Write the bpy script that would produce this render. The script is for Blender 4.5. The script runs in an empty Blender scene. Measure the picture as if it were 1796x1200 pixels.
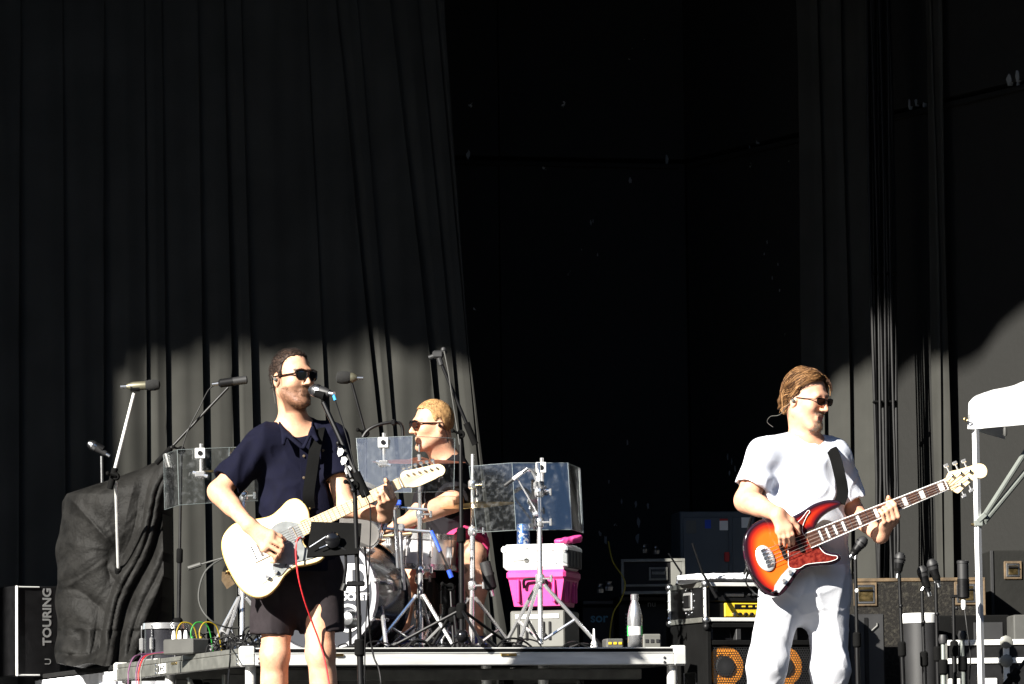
import bpy, math, random
import numpy as np
from mathutils import Vector, Matrix
random.seed(7); rng = np.random.default_rng(7)
scn = bpy.context.scene
# ------------------------------------------------------------------ camera
FPX, CX, CY = 8400.0, 898.0, 600.0
CAM = Vector((0, 0, -0.10)); PITCH = math.atan(800 / FPX); ROLL = math.radians(0.7)
FWD = Vector((0, math.cos(PITCH), math.sin(PITCH))); UPV = Vector((0, -math.sin(PITCH), math.cos(PITCH))); RT = Vector((1, 0, 0))
EX = RT * math.cos(ROLL) - UPV * math.sin(ROLL); EY = RT * math.sin(ROLL) + UPV * math.cos(ROLL)
cd = bpy.data.cameras.new('camera'); cam = bpy.data.objects.new('camera', cd); scn.collection.objects.link(cam)
cd.sensor_width = 36.0; cd.lens = FPX / 1796.0 * 36.0; cd.clip_start = 0.1; cd.clip_end = 2000
M = Matrix((EX, EY, -FWD)).transposed().to_4x4(); M.translation = CAM
cam.matrix_world = M; scn.camera = cam
def P(px, py, Y):
    "world point seen at photo pixel (px,py) at depth Y"
    dx, dy = px - CX, py - CY
    d = FWD + EX * (dx / FPX) - EY * (dy / FPX)
    return CAM + d * (Y / d.y)
# ------------------------------------------------------------------ light
AZ, EL = math.radians(42), math.radians(28)
SUN = Vector((-math.sin(AZ) * math.cos(EL), -math.cos(AZ) * math.cos(EL), math.sin(EL)))
w = bpy.data.worlds.new('World'); scn.world = w; w.use_nodes = True
nt = w.node_tree; sky = nt.nodes.new('ShaderNodeTexSky'); sky.sky_type = 'NISHITA'; sky.sun_disc = False
sky.ozone_density = 3.4; sky.dust_density = .4; sky.sun_elevation = EL; sky.sun_rotation = math.pi + AZ
nt.nodes['Background'].inputs[1].default_value = 0.05
nt.links.new(sky.outputs[0], nt.nodes['Background'].inputs[0])
sl = bpy.data.lights.new('sun', 'SUN'); sl.energy = 5.0; sl.angle = math.radians(0.53); sl.color = (1.0, 0.955, 0.87)
so = bpy.data.objects.new('sun', sl); scn.collection.objects.link(so); so.rotation_euler = SUN.to_track_quat('Z', 'Y').to_euler(); so.location = SUN * 30
vs = scn.view_settings; vs.view_transform = 'Standard'; vs.look = 'None'; vs.gamma = 1; vs.use_curve_mapping = False; vs.exposure = 1.75
# ------------------------------------------------------------------ materials
MATS = {}
def mat(name, col, rough=.6, metal=0., var=.12, vs_=6., bump=0., bs=60., attr=None, trans=0., spec=.5, stretch=None, col2=None, sheen=0., emit=None, coat=0., thr=None):
    m = bpy.data.materials.new(name); m.use_nodes = True; t = m.node_tree; b = t.nodes['Principled BSDF']; L = t.links.new
    tc = t.nodes.new('ShaderNodeTexCoord'); mp = t.nodes.new('ShaderNodeMapping'); L(tc.outputs['Object'], mp.inputs[0])
    if stretch: mp.inputs['Scale'].default_value = stretch
    b.inputs['Roughness'].default_value = rough; b.inputs['Metallic'].default_value = metal
    b.inputs['Specular IOR Level'].default_value = spec; b.inputs['Sheen Weight'].default_value = sheen; b.inputs['Coat Weight'].default_value = coat
    if trans: b.inputs['Transmission Weight'].default_value = trans
    c = tuple(col) + (1,)
    if attr:
        a = t.nodes.new('ShaderNodeAttribute'); a.attribute_name = 'Col'; src = a.outputs['Color']
    else:
        r = t.nodes.new('ShaderNodeRGB'); r.outputs[0].default_value = c; src = r.outputs[0]
    n = t.nodes.new('ShaderNodeTexNoise'); n.inputs['Scale'].default_value = vs_; n.inputs['Detail'].default_value = 6; L(mp.outputs[0], n.inputs['Vector'])
    if col2 is not None:
        rp = t.nodes.new('ShaderNodeMapRange'); lo, hi = thr or (.45, .62)
        rp.inputs['From Min'].default_value = lo; rp.inputs['From Max'].default_value = hi; L(n.outputs['Fac'], rp.inputs['Value'])
        mx = t.nodes.new('ShaderNodeMix'); mx.data_type = 'RGBA'; L(rp.outputs[0], mx.inputs[0]); L(src, mx.inputs[6]); mx.inputs[7].default_value = tuple(col2) + (1,)
        L(mx.outputs[2], b.inputs['Base Color'])
    else:
        h = t.nodes.new('ShaderNodeMapRange'); h.inputs['From Min'].default_value = .3; h.inputs['From Max'].default_value = .7
        h.inputs['To Min'].default_value = 1 - var; h.inputs['To Max'].default_value = 1 + var; L(n.outputs['Fac'], h.inputs['Value'])
        mx = t.nodes.new('ShaderNodeVectorMath'); mx.operation = 'SCALE'; L(src, mx.inputs[0]); L(h.outputs[0], mx.inputs['Scale'])
        L(mx.outputs[0], b.inputs['Base Color'])
    rr = t.nodes.new('ShaderNodeMapRange'); rr.inputs['To Min'].default_value = max(.02, rough - .08); rr.inputs['To Max'].default_value = min(1, rough + .1)
    L(n.outputs['Fac'], rr.inputs['Value']); L(rr.outputs[0], b.inputs['Roughness'])
    if bump:
        n2 = t.nodes.new('ShaderNodeTexNoise'); n2.inputs['Scale'].default_value = bs; n2.inputs['Detail'].default_value = 4; L(mp.outputs[0], n2.inputs['Vector'])
        bp = t.nodes.new('ShaderNodeBump'); bp.inputs['Strength'].default_value = 1; bp.inputs['Distance'].default_value = bump; L(n2.outputs['Fac'], bp.inputs['Height']); L(bp.outputs[0], b.inputs['Normal'])
    if emit: b.inputs['Emission Color'].default_value = tuple(emit) + (1,); b.inputs['Emission Strength'].default_value = 1
    MATS[name] = m; return m
mat('curtain', (.035, .035, .032), .95, bump=.0004, bs=300, var=.15, vs_=3, spec=.05)
mat('wallpaint', (.013, .013, .012), .75, var=.25, vs_=2.5, bump=.002, bs=30, spec=.12)
mat('wallchip', (.013, .013, .0122), .75, bump=.002, bs=30, spec=.25, vs_=7, col2=(.55, .55, .5), thr=(.735, .75))
mat('ceiling', (.012, .012, .012), .9); mat('floor', (.010, .010, .012), .6, bump=.001, bs=50); mat('ground', (.030, .034, .022), .95, var=.3, vs_=.4); mat('wood', (.016, .022, .010), .95, var=.5, vs_=.3, spec=.1); mat('tan', (.36, .29, .22), .8)
mat('alu', (.66, .66, .64), .5, .35, var=.16, vs_=14, bump=.0006, bs=90, stretch=(.35, .35, 2.5))
mat('aludull', (.16, .16, .145), .5, .5, var=.25, vs_=18, bump=.0008, bs=70)
mat('chrome', (.84, .84, .85), .2, .82, var=.06); mat('steel', (.55, .56, .58), .28, 1., var=.1)
mat('brass', (.65, .45, .18), .28, 1., var=.15); mat('gold', (.42, .30, .13), .3, 1., var=.4, vs_=40)
mat('black', (.0045, .0045, .005), .45, var=.3, vs_=20, spec=.22); mat('blackgloss', (.006, .006, .007), .18, var=.2)
mat('blackmat', (.0045, .0045, .0045), .85, var=.3, bump=.001, bs=140, spec=.06); mat('blackmetal', (.004, .004, .0045), .42, 0., var=.3, spec=.25)
mat('stagecarpet', (.014, .014, .014), .95, bump=.003, bs=260, spec=.1); mat('carpet', (.014, .013, .012), .95, bump=.004, bs=150, col2=(.040, .037, .03), vs_=60, thr=(.48, .72), spec=.1)
mat('wornwood', (.085, .056, .028), .7, var=.4, vs_=25, bump=.002, bs=60)
mat('darkgrey', (.015, .015, .016), .55, var=.25); mat('grey', (.06, .06, .056), .55, var=.2); mat('ltgrey', (.11, .11, .10), .5)
mat('cabgrey', (.085, .10, .115), .45, var=.1); mat('white', (.80, .80, .78), .5, var=.05); mat('offwhite', (.72, .71, .66), .6, var=.08, bump=.001, bs=40)
mat('sheet', (.70, .71, .74), .8, var=.05, bump=.003, bs=14); mat('tent', (.82, .82, .82), .7, var=.05, bump=.003, bs=12)
mat('powder', (.78, .78, .78), .35, var=.04); mat('strut', (.24, .26, .24), .4, .4)
mat('tarp', (.0095, .0092, .0087), .6, var=.45, vs_=14, bump=.003, bs=70, spec=.10); mat('navy', (.0046, .0049, .0128), .85, var=.12, vs_=30, bump=.0012, bs=320, spec=.08)
mat('shorts', (.022, .018, .020), .8, var=.15, vs_=30, bump=.001, bs=320, spec=.1); mat('blacktee', (.011, .010, .012), .88, var=.15, bump=.001, bs=300, spec=.1)
mat('whitetee', (.61, .64, .72), .85, var=.05, vs_=12, bump=.001, bs=300); mat('pants', (.58, .59, .63), .85, var=.07, vs_=18, bump=.0006, bs=200, spec=.15)
mat('pinkcloth', (.55, .03, .13), .85, var=.1, bump=.001, bs=300); mat('pink', (.56, .05, .22), .38, var=.08); mat('pinkdeep', (.5, .03, .2), .4)
mat('skin', (.6, .35, .25), .5, attr=True, var=.08, vs_=30, bump=.0006, bs=220, spec=.35)
mat('hairdark', (.035, .022, .016), .5, attr=True, var=.5, vs_=90, bump=.001, bs=240, stretch=(1, 1, .35), spec=.15)
mat('hairmed', (.17, .085, .035), .42, attr=True, var=.55, vs_=70, bump=.001, bs=150, stretch=(1, 1, .25), spec=.15); mat('hairblond', (.42, .25, .11), .45, attr=True, var=.4, vs_=90, bump=.001, bs=240, stretch=(1, 1, .35), spec=.15)
mat('lens', (.006, .006, .008), .08, spec=.8); mat('lensbrown', (.03, .012, .008), .08, spec=.8); mat('tortoise', (.006, .004, .004), .25, col2=(.035, .014, .006), vs_=160)
mat('telebody', (.82, .70, .46), .25, var=.05, coat=.5); mat('telegrain', (.80, .66, .40), .3); mat('pickgrey', (.17, .18, .18), .4, var=.2, vs_=30); mat('maple', (.78, .60, .36), .35, var=.1, vs_=20, stretch=(.3, 3, 3))
mat('burst', (.5, .1, .02), .14, attr=True, var=.06, coat=.7); mat('tortguard', (.085, .007, .006), .2, col2=(.20, .026, .016), vs_=70, thr=(.4, .65)); mat('rosewood', (.075, .030, .018), .5, var=.4, vs_=60, stretch=(.3, 3, 3))
mat('pearl', (.80, .80, .78), .3); mat('string', (.75, .73, .68), .3, 1.); mat('redcable', (.55, .025, .03), .45); mat('yellow', (.62, .40, .02), .45); mat('yelloww', (.30, .21, .01), .45); mat('yellowdim', (.34, .27, .03), .5)
mat('bluetape', (.02, .07, .5), .5); mat('blue_lit_cable', (.04, .35, .7), .4); mat('green', (.05, .55, .10), .45); mat('greenw', (.02, .22, .03), .45); mat('bottle', (.62, .63, .65), .26, .85, var=.05); mat('case_print', (.16, .16, .16), .6); mat('purple', (.15, .055, .12), .5); mat('orange', (.75, .26, .02), .5, var=.12, vs_=20)
mat('drumhead', (.030, .032, .039), .6, var=.06, spec=.15); mat('drumshell', (.018, .018, .022), .25, var=.3, coat=.4); mat('hoop', (.30, .30, .32), .35, .5); mat('headprint', (.55, .55, .56), .6)
mat('whiteprint', (.82, .82, .82), .6); mat('cyanprint', (.03, .12, .18), .5); mat('greyprint', (.20, .21, .215), .6); mat('snare', (.80, .81, .83), .3, .6, var=.08); mat('toptom', (.40, .38, .36), .5); mat('redcym', (.30, .11, .07), .4, .7)
mat('redplastic', (.45, .03, .03), .4); mat('can', (.05, .13, .38), .3, .7, col2=(.7, .72, .75), vs_=85, thr=(.53, .58)); mat('foam', (.007, .007, .007), .95, bump=.003, bs=400); mat('micgold', (.16, .15, .105), .42, .6); mat('shoeblue', (.03, .05, .25), .6, col2=(.02, .02, .03), vs_=30)
def clearmat():
    m = bpy.data.materials.new('plexi'); m.use_nodes = True; t = m.node_tree; t.nodes.clear(); L = t.links.new
    o = t.nodes.new('ShaderNodeOutputMaterial'); tr = t.nodes.new('ShaderNodeBsdfTransparent'); tr.inputs[0].default_value = (.93, .95, .96, 1)
    g = t.nodes.new('ShaderNodeBsdfGlossy'); g.inputs['Roughness'].default_value = .03; g.inputs[0].default_value = (1, 1, 1, 1)
    lw = t.nodes.new('ShaderNodeLayerWeight'); pw = t.nodes.new('ShaderNodeMath'); pw.operation = 'POWER'; L(lw.outputs['Facing'], pw.inputs[0]); pw.inputs[1].default_value = 4; fr = t.nodes.new('ShaderNodeMath'); fr.operation = 'MULTIPLY_ADD'; L(pw.outputs[0], fr.inputs[0]); fr.inputs[1].default_value = .9; fr.inputs[2].default_value = .10; mx = t.nodes.new('ShaderNodeMixShader'); L(fr.outputs[0], mx.inputs[0]); L(tr.outputs[0], mx.inputs[1]); L(g.outputs[0], mx.inputs[2])
    # fine dust and smears on the plastic
    d = t.nodes.new('ShaderNodeBsdfDiffuse'); d.inputs[0].default_value = (.7, .72, .75, 1); tc = t.nodes.new('ShaderNodeTexCoord')
    n = t.nodes.new('ShaderNodeTexNoise'); n.inputs['Scale'].default_value = 45; n.inputs['Detail'].default_value = 10; L(tc.outputs['Object'], n.inputs['Vector'])
    mr = t.nodes.new('ShaderNodeMapRange'); mr.inputs['From Min'].default_value = .5; mr.inputs['From Max'].default_value = .8; mr.inputs['To Min'].default_value = .004; mr.inputs['To Max'].default_value = .05; L(n.outputs['Fac'], mr.inputs[0])
    m2 = t.nodes.new('ShaderNodeMixShader'); L(mr.outputs[0], m2.inputs[0]); L(mx.outputs[0], m2.inputs[1]); L(d.outputs[0], m2.inputs[2]); L(m2.outputs[0], o.inputs[0]); MATS['plexi'] = m
clearmat()
mat('plexiedge', (.16, .18, .18), .25, var=.1)
for nm, c in (('strand_dark', (.010, .007, .006)), ('strand_dark2', (.024, .014, .010)), ('strand_brown', (.045, .020, .010)), ('strand_brown2', (.15, .075, .030)), ('strand_brown3', (.36, .20, .09)), ('strand_blond', (.13, .070, .036)), ('strand_blond2', (.28, .165, .09))): mat(nm, c, .5, var=.3, vs_=80, spec=.15)
# ------------------------------------------------------------------ object helpers
COL = scn.collection; OFF = {}
def V(*a): return Vector(a)
def thing(name, label, cat, loc, group=None, kind=None):
    o = bpy.data.objects.new(name, None); COL.objects.link(o); o.location = loc; o.empty_display_size = .05; OFF[o.name] = Vector(loc)
    if kind: o['kind'] = kind
    if label: o['label'] = label
    if cat: o['category'] = cat
    if group: o['group'] = group
    return o
def link(name, me, m, parent=None, label=None, cat=None, group=None, kind=None):
    if m: me.materials.append(MATS[m])
    o = bpy.data.objects.new(name, me); COL.objects.link(o)
    if parent is not None:
        o.parent = parent; OFF[o.name] = OFF[parent.name]
    if label: o['label'] = label
    if cat: o['category'] = cat
    if group: o['group'] = group
    if kind: o['kind'] = kind
    return o
def frame_of(d):
    d = Vector(d).normalized(); a = Vector((0, 0, 1)) if abs(d.z) < .9 else Vector((1, 0, 0))
    x = a.cross(d).normalized(); return x, d.cross(x), d
class MB:
    def __init__(s): s.v = []; s.f = []
    def add(s, vs, fs):
        n = len(s.v); s.v += [tuple(p) for p in vs]; s.f += [tuple(i + n for i in f) for f in fs]; return s
    def tube(s, pts, r, seg=8, caps=True):
        pts = [Vector(p) for p in pts]; n = len(pts); rs = r if isinstance(r, (list, tuple)) else [r] * n
        t0 = (pts[1] - pts[0]).normalized(); x, y, _ = frame_of(t0); vs, fs = [], []
        for i, p in enumerate(pts):
            t = (pts[min(i + 1, n - 1)] - pts[max(i - 1, 0)]).normalized(); x = (x - t * x.dot(t)).normalized(); y = t.cross(x)
            for k in range(seg):
                a = 2 * math.pi * k / seg; vs.append(p + (x * math.cos(a) + y * math.sin(a)) * rs[i])
        for i in range(n - 1):
            for k in range(seg): fs.append((i * seg + k, i * seg + (k + 1) % seg, (i + 1) * seg + (k + 1) % seg, (i + 1) * seg + k))
        if caps: fs += [tuple(range(seg))[::-1], tuple(range((n - 1) * seg, n * seg))]
        return s.add(vs, fs)
    def lathe(s, prof, o, ax, seg=24, loop=False):
        x, y, d = frame_of(ax); o = Vector(o); vs, fs = [], []
        for (r, h) in prof:
            for k in range(seg):
                a = 2 * math.pi * k / seg; vs.append(o + d * h + (x * math.cos(a) + y * math.sin(a)) * max(r, 1e-4))
        for i in range(len(prof) - 1):
            for k in range(seg): fs.append((i * seg + k, i * seg + (k + 1) % seg, (i + 1) * seg + (k + 1) % seg, (i + 1) * seg + k))
        if loop: e = (len(prof) - 1) * seg; fs += [(e + k, e + (k + 1) % seg, (k + 1) % seg, k) for k in range(seg)]
        else: fs += [tuple(range(seg))[::-1], tuple(range((len(prof) - 1) * seg, len(prof) * seg))]
        return s.add(vs, fs)
    def ball(s, c, r, seg=12):
        n = seg // 2; return s.lathe([(r * math.sin(math.pi * i / n), -r * math.cos(math.pi * i / n)) for i in range(n + 1)], c, (0, 0, 1), seg)
    def torus(s, c, ax, R, r, seg=32, k=6, a0=0, a1=2 * math.pi):
        x, y, d = frame_of(ax); c = Vector(c); full = abs(a1 - a0 - 2 * math.pi) < 1e-6
        pts = [c + (x * math.cos(a0 + (a1 - a0) * i / seg) + y * math.sin(a0 + (a1 - a0) * i / seg)) * R for i in range(seg + 1)]
        return s.tube(pts, r, k, not full)
    def box(s, c, size, R=None, bev=0.):
        c = Vector(c); X, Y, Z = R if R else (V(1, 0, 0), V(0, 1, 0), V(0, 0, 1)); hx, hy, hz = [q / 2 for q in size]; b = min(bev, hx * .9, hy * .9, hz * .9)
        q = lambda i, j, k: c + X * i + Y * j + Z * k
        if b <= 0:
            vs = [q(i * hx, j * hy, k * hz) for i in (-1, 1) for j in (-1, 1) for k in (-1, 1)]
            return s.add(vs, [(0, 1, 3, 2), (4, 6, 7, 5), (0, 4, 5, 1), (2, 3, 7, 6), (0, 2, 6, 4), (1, 5, 7, 3)])
        vs, idx = [], {}
        for i in (-1, 1):
            for j in (-1, 1):
                for k in (-1, 1):
                    for a in range(3):
                        p = [i * (hx - b), j * (hy - b), k * (hz - b)]; p[a] = (i * hx, j * hy, k * hz)[a]; idx[i, j, k, a] = len(vs); vs.append(q(*p))
        fs = []
        for a in range(3):
            u, w_ = [(1, 2), (2, 0), (0, 1)][a]
            for sg in (-1, 1):
                cy = []
                for (p_, r_) in ((-1, -1), (1, -1), (1, 1), (-1, 1)):
                    t = [0, 0, 0]; t[a] = sg; t[u] = p_; t[w_] = r_; cy.append(idx[t[0], t[1], t[2], a])
                fs.append(tuple(cy if sg > 0 else cy[::-1]))
            for p_ in (-1, 1):
                for r_ in (-1, 1):
                    t0 = [0, 0, 0]; t0[u] = p_; t0[w_] = r_; t1 = list(t0); t0[a] = -1; t1[a] = 1
                    f = (idx[(*t0, u)], idx[(*t1, u)], idx[(*t1, w_)], idx[(*t0, w_)]); fs.append(f if p_ * r_ < 0 else f[::-1])
        for i in (-1, 1):
            for j in (-1, 1):
                for k in (-1, 1):
                    f = tuple(idx[i, j, k, a] for a in range(3)); fs.append(f if i * j * k > 0 else f[::-1])
        return s.add(vs, fs)
    def prism(s, pts, o, X, Y, N, t0, t1):
        "2-D outline (counter-clockwise) in plane X,Y, from N*t0 to N*t1"
        n = len(pts); o = Vector(o); vs = [o + X * a + Y * b + N * t for t in (t0, t1) for a, b in pts]
        return s.add(vs, [tuple(range(n))[::-1], tuple(range(n, 2 * n))] + [(i, (i + 1) % n, n + (i + 1) % n, n + i) for i in range(n)])
    def ribbon(s, pts, wdir, w_, t=.003):
        pts = [Vector(p) for p in pts]; n = len(pts); vs, fs = [], []
        ws = wdir if isinstance(wdir, list) else [wdir] * n
        for i, p in enumerate(pts):
            tg = (pts[min(i + 1, n - 1)] - pts[max(i - 1, 0)]).normalized(); q = Vector(ws[i]); q = (q - tg * q.dot(tg)).normalized(); nn = tg.cross(q)
            vs += [p + q * w_ / 2 + nn * t, p - q * w_ / 2 + nn * t, p - q * w_ / 2 - nn * t, p + q * w_ / 2 - nn * t]
        for i in range(n - 1):
            for k in range(4): fs.append((i * 4 + k, i * 4 + (k + 1) % 4, i * 4 + 4 + (k + 1) % 4, i * 4 + 4 + k))
        fs += [(3, 2, 1, 0), tuple(range(4 * n - 4, 4 * n))]
        return s.add(vs, fs)
    def build(s, name, m, parent=None, label=None, cat=None, group=None, kind=None, sharp=35, at=None):
        if parent is not None: off = OFF[parent.name]
        elif at is not None: off = Vector(at)
        else:
            a = np.array(s.v); off = Vector(((a[:, 0].min() + a[:, 0].max()) / 2, (a[:, 1].min() + a[:, 1].max()) / 2, a[:, 2].min()))
        me = bpy.data.meshes.new(name); me.from_pydata([(x - off.x, y - off.y, z - off.z) for x, y, z in s.v], [], s.f)
        me.shade_smooth(); me.set_sharp_from_angle(angle=math.radians(sharp)); me.update()
        o = link(name, me, m, parent, label, cat, group, kind)
        if parent is None: o.location = off; OFF[o.name] = off
        return o
def spline(pts, n=6, closed=False):
    pts = [np.array(p, float) for p in pts]; N = len(pts); out = []
    for i in range(N if closed else N - 1):
        if closed: p0, p1, p2, p3 = pts[i - 1], pts[i], pts[(i + 1) % N], pts[(i + 2) % N]
        else: p0, p1, p2, p3 = pts[max(i - 1, 0)], pts[i], pts[i + 1], pts[min(i + 2, N - 1)]
        for k in range(n):
            t = k / n; out.append(.5 * (2 * p1 + (p2 - p0) * t + (2 * p0 - 5 * p1 + 4 * p2 - p3) * t * t + (3 * p1 - p0 - 3 * p2 + p3) * t ** 3))
    if not closed: out.append(pts[-1])
    return [tuple(q) for q in out]
def text_part(txt, size, o, X, Y, m, parent, name='lettering', depth=.001, align='CENTER', bold=0.):
    cu = bpy.data.curves.new('t', 'FONT'); cu.body = txt; cu.size = size; cu.extrude = depth; cu.align_x = align; cu.align_y = 'CENTER'; cu.offset = bold; cu.resolution_u = 3
    ob = bpy.data.objects.new('t', cu); COL.objects.link(ob); dg = bpy.context.evaluated_depsgraph_get(); me = bpy.data.meshes.new_from_object(ob.evaluated_get(dg))
    bpy.data.objects.remove(ob); N = X.cross(Y); off = OFF[parent.name]; R = Matrix((X, Y, N)).transposed().to_4x4(); R.translation = Vector(o) - off
    me.transform(R); me.name = name; me.materials.clear(); return link(name, me, m, parent)
# ------------------------------------------------------------------ distance-field sculpting
class Field:
    def __init__(s, lo, hi, h=.005):
        s.lo = np.array(lo, float); s.h = h; n = np.ceil((np.array(hi, float) - s.lo) / h).astype(int) + 1
        s.ax = [s.lo[i] + h * np.arange(n[i]) for i in range(3)]; s.F = np.full(tuple(n), .5, np.float32)
    def sub(s, lo, hi):
        sl = []
        for i in range(3):
            a = int(max(0, np.floor((lo[i] - s.lo[i]) / s.h))); b = int(min(s.F.shape[i], np.ceil((hi[i] - s.lo[i]) / s.h) + 1))
            if b <= a: return None
            sl.append(slice(a, b))
        return tuple(sl), s.ax[0][sl[0]][:, None, None].astype(np.float32), s.ax[1][sl[1]][None, :, None].astype(np.float32), s.ax[2][sl[2]][None, None, :].astype(np.float32)
    def put(s, sl, d, k, op):
        F = s.F[sl]
        if op == 'u':
            if k > 0: h = np.maximum(k - np.abs(F - d), 0) / k; s.F[sl] = np.minimum(F, d) - h * h * k * .25
            else: s.F[sl] = np.minimum(F, d)
        else:
            d = -d
            if k > 0: h = np.maximum(k - np.abs(F - d), 0) / k; s.F[sl] = np.maximum(F, d) + h * h * k * .25
            else: s.F[sl] = np.maximum(F, d)
    def cap(s, a, b, ra, rb=None, k=.01, flat=None, op='u'):
        rb = ra if rb is None else rb; a = np.array(a, float); b = np.array(b, float); m = max(ra, rb) * 1.02 + k + 3 * s.h
        if flat and flat[1] > 1: m *= flat[1]
        q = s.sub(np.minimum(a, b) - m, np.maximum(a, b) + m)
        if q is None: return s
        sl, X, Y, Z = q; px, py, pz = X - a[0], Y - a[1], Z - a[2]; ab = b - a
        if flat:
            n = np.array(flat[0], float); n /= np.linalg.norm(n); g = 1 / flat[1] - 1; dn = (px * n[0] + py * n[1] + pz * n[2]) * g
            px, py, pz = px + dn * n[0], py + dn * n[1], pz + dn * n[2]; ab = ab + n * (ab @ n) * g
        L = ab @ ab
        t = np.clip((px * ab[0] + py * ab[1] + pz * ab[2]) / L, 0, 1) if L > 1e-12 else 0
        d = np.sqrt((px - t * ab[0]) ** 2 + (py - t * ab[1]) ** 2 + (pz - t * ab[2]) ** 2) - (ra + t * (rb - ra))
        if flat: d = d * (.5 + .5 * min(1, flat[1]))
        s.put(sl, d.astype(np.float32), k, op); return s
    def chain(s, pts, rs, k=.008, **kw):
        for i in range(len(pts) - 1): s.cap(pts[i], pts[i + 1], rs[i], rs[i + 1], k, **kw)
        return s
    def ell(s, c, R, rad, k=.01, op='u', clip=None):
        c = np.array(c, float); m = max(rad) + k + 3 * s.h; q = s.sub(c - m, c + m)
        if q is None: return s
        sl, X, Y, Z = q; px, py, pz = X - c[0], Y - c[1], Z - c[2]; l = [px * r[0] + py * r[1] + pz * r[2] for r in R]
        k0 = np.sqrt(sum((l[i] / rad[i]) ** 2 for i in range(3))) + 1e-6; k1 = np.sqrt(sum((l[i] / rad[i] ** 2) ** 2 for i in range(3))) + 1e-6
        d = k0 * (k0 - 1) / k1
        if clip is not None: d = np.maximum(d, clip(*l))
        s.put(sl, d.astype(np.float32), k, op); return s
    def plane(s, p, n, box=None):
        "cut away the side n points to (optionally only inside a box)"
        n = Vector(n).normalized(); q = s.sub(*box) if box else s.sub(s.lo - 1, s.lo + 99)
        sl, X, Y, Z = q; s.F[sl] = np.maximum(s.F[sl], ((X - p[0]) * n[0] + (Y - p[1]) * n[1] + (Z - p[2]) * n[2])); return s
    def warp(s, fn):
        m = np.argwhere(np.abs(s.F) < .035); i = tuple(m.T); p = m * s.h + s.lo
        s.F[i] += fn(p[:, 0], p[:, 1], p[:, 2]).astype(np.float32); return s
    def mesh(s, name, m, parent=None, color=None, smooth=1, **kw):
        F = s.F; S = F < 0; nx, ny, nz = F.shape; c = np.zeros((nx - 1, ny - 1, nz - 1), np.uint8); cor = [(i, j, k) for i in (0, 1) for j in (0, 1) for k in (0, 1)]
        for i, j, k in cor: c += S[i:nx - 1 + i, j:ny - 1 + j, k:nz - 1 + k]
        mk = (c > 0) & (c < 8); I = np.argwhere(mk); idx = np.full(mk.shape, -1, np.int32); idx[mk] = np.arange(len(I))
        val = [F[I[:, 0] + i, I[:, 1] + j, I[:, 2] + k] for i, j, k in cor]; pos = np.zeros((len(I), 3)); cnt = np.zeros(len(I))
        for a in range(8):
            for b in range(a + 1, 8):
                dd = np.subtract(cor[b], cor[a])
                if np.abs(dd).sum() != 1: continue
                fa, fb = val[a], val[b]; x = (fa < 0) != (fb < 0); t = np.where(x, fa / np.where(x, fa - fb, 1), 0)
                pos += (np.array(cor[a]) + t[:, None] * dd) * x[:, None]; cnt += x
        v = (I + pos / cnt[:, None]) * s.h + s.lo; fs = []
        for ax in range(3):
            u, w_ = [(1, 2), (2, 0), (0, 1)][ax]
            sa = [slice(1, -1)] * 3; sb = [slice(1, -1)] * 3; sa[ax] = slice(0, -1); sb[ax] = slice(1, None)
            A = S[tuple(sa)]; B = S[tuple(sb)]; E = np.argwhere(A != B)
            if len(E) == 0: continue
            off = np.ones(3, int); off[ax] = 0; E = E + off; fl = S[tuple(E.T)]
            def cell(du, dw):
                q = E.copy(); q[:, u] += du; q[:, w_] += dw; return idx[tuple(q.T)]
            q = np.stack([cell(-1, -1), cell(0, -1), cell(0, 0), cell(-1, 0)], 1); q[~fl] = q[~fl][:, ::-1]; fs.append(q)
        f = np.concatenate(fs)
        for _ in range(smooth):
            acc = np.zeros_like(v); n = np.zeros(len(v))
            for a in range(4):
                b = (a + 1) % 4; np.add.at(acc, f[:, a], v[f[:, b]]); np.add.at(acc, f[:, b], v[f[:, a]]); np.add.at(n, f[:, a], 1); np.add.at(n, f[:, b], 1)
            v = .5 * v + .5 * acc / np.maximum(n, 1)[:, None]
        if parent is not None: off = np.array(OFF[parent.name])
        else: off = np.array(((v[:, 0].min() + v[:, 0].max()) / 2, (v[:, 1].min() + v[:, 1].max()) / 2, v[:, 2].min()))
        me = bpy.data.meshes.new(name); me.vertices.add(len(v)); me.vertices.foreach_set('co', (v - off).astype(np.float32).ravel())
        me.loops.add(len(f) * 4); me.loops.foreach_set('vertex_index', f.astype(np.int32).ravel()); me.polygons.add(len(f)); me.polygons.foreach_set('loop_start', np.arange(0, len(f) * 4, 4, dtype=np.int32))
        me.update(calc_edges=True); me.shade_smooth()
        if color is not None:
            ca = me.color_attributes.new('Col', 'FLOAT_COLOR', 'POINT'); cc = np.ones((len(v), 4), np.float32); cc[:, :3] = color(v); ca.data.foreach_set('color', cc.ravel())
        o = link(name, me, m, parent, **kw)
        if parent is None: o.location = off; OFF[o.name] = Vector(off)
        return o
def nz(x, y, z, f, seed=0):
    "cheap smooth noise of about -1..1"
    r = np.random.default_rng(seed); o = 0
    for i in range(4):
        a = r.normal(size=3); a /= np.linalg.norm(a); b = r.normal(size=3); b /= np.linalg.norm(b); p = r.uniform(0, 6.28, 2)
        o = o + np.sin(f * (a[0] * x + a[1] * y + a[2] * z) + p[0] + 1.7 * np.sin(.8 * f * (b[0] * x + b[1] * y + b[2] * z) + p[1]))
    return o / 2.6
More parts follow.
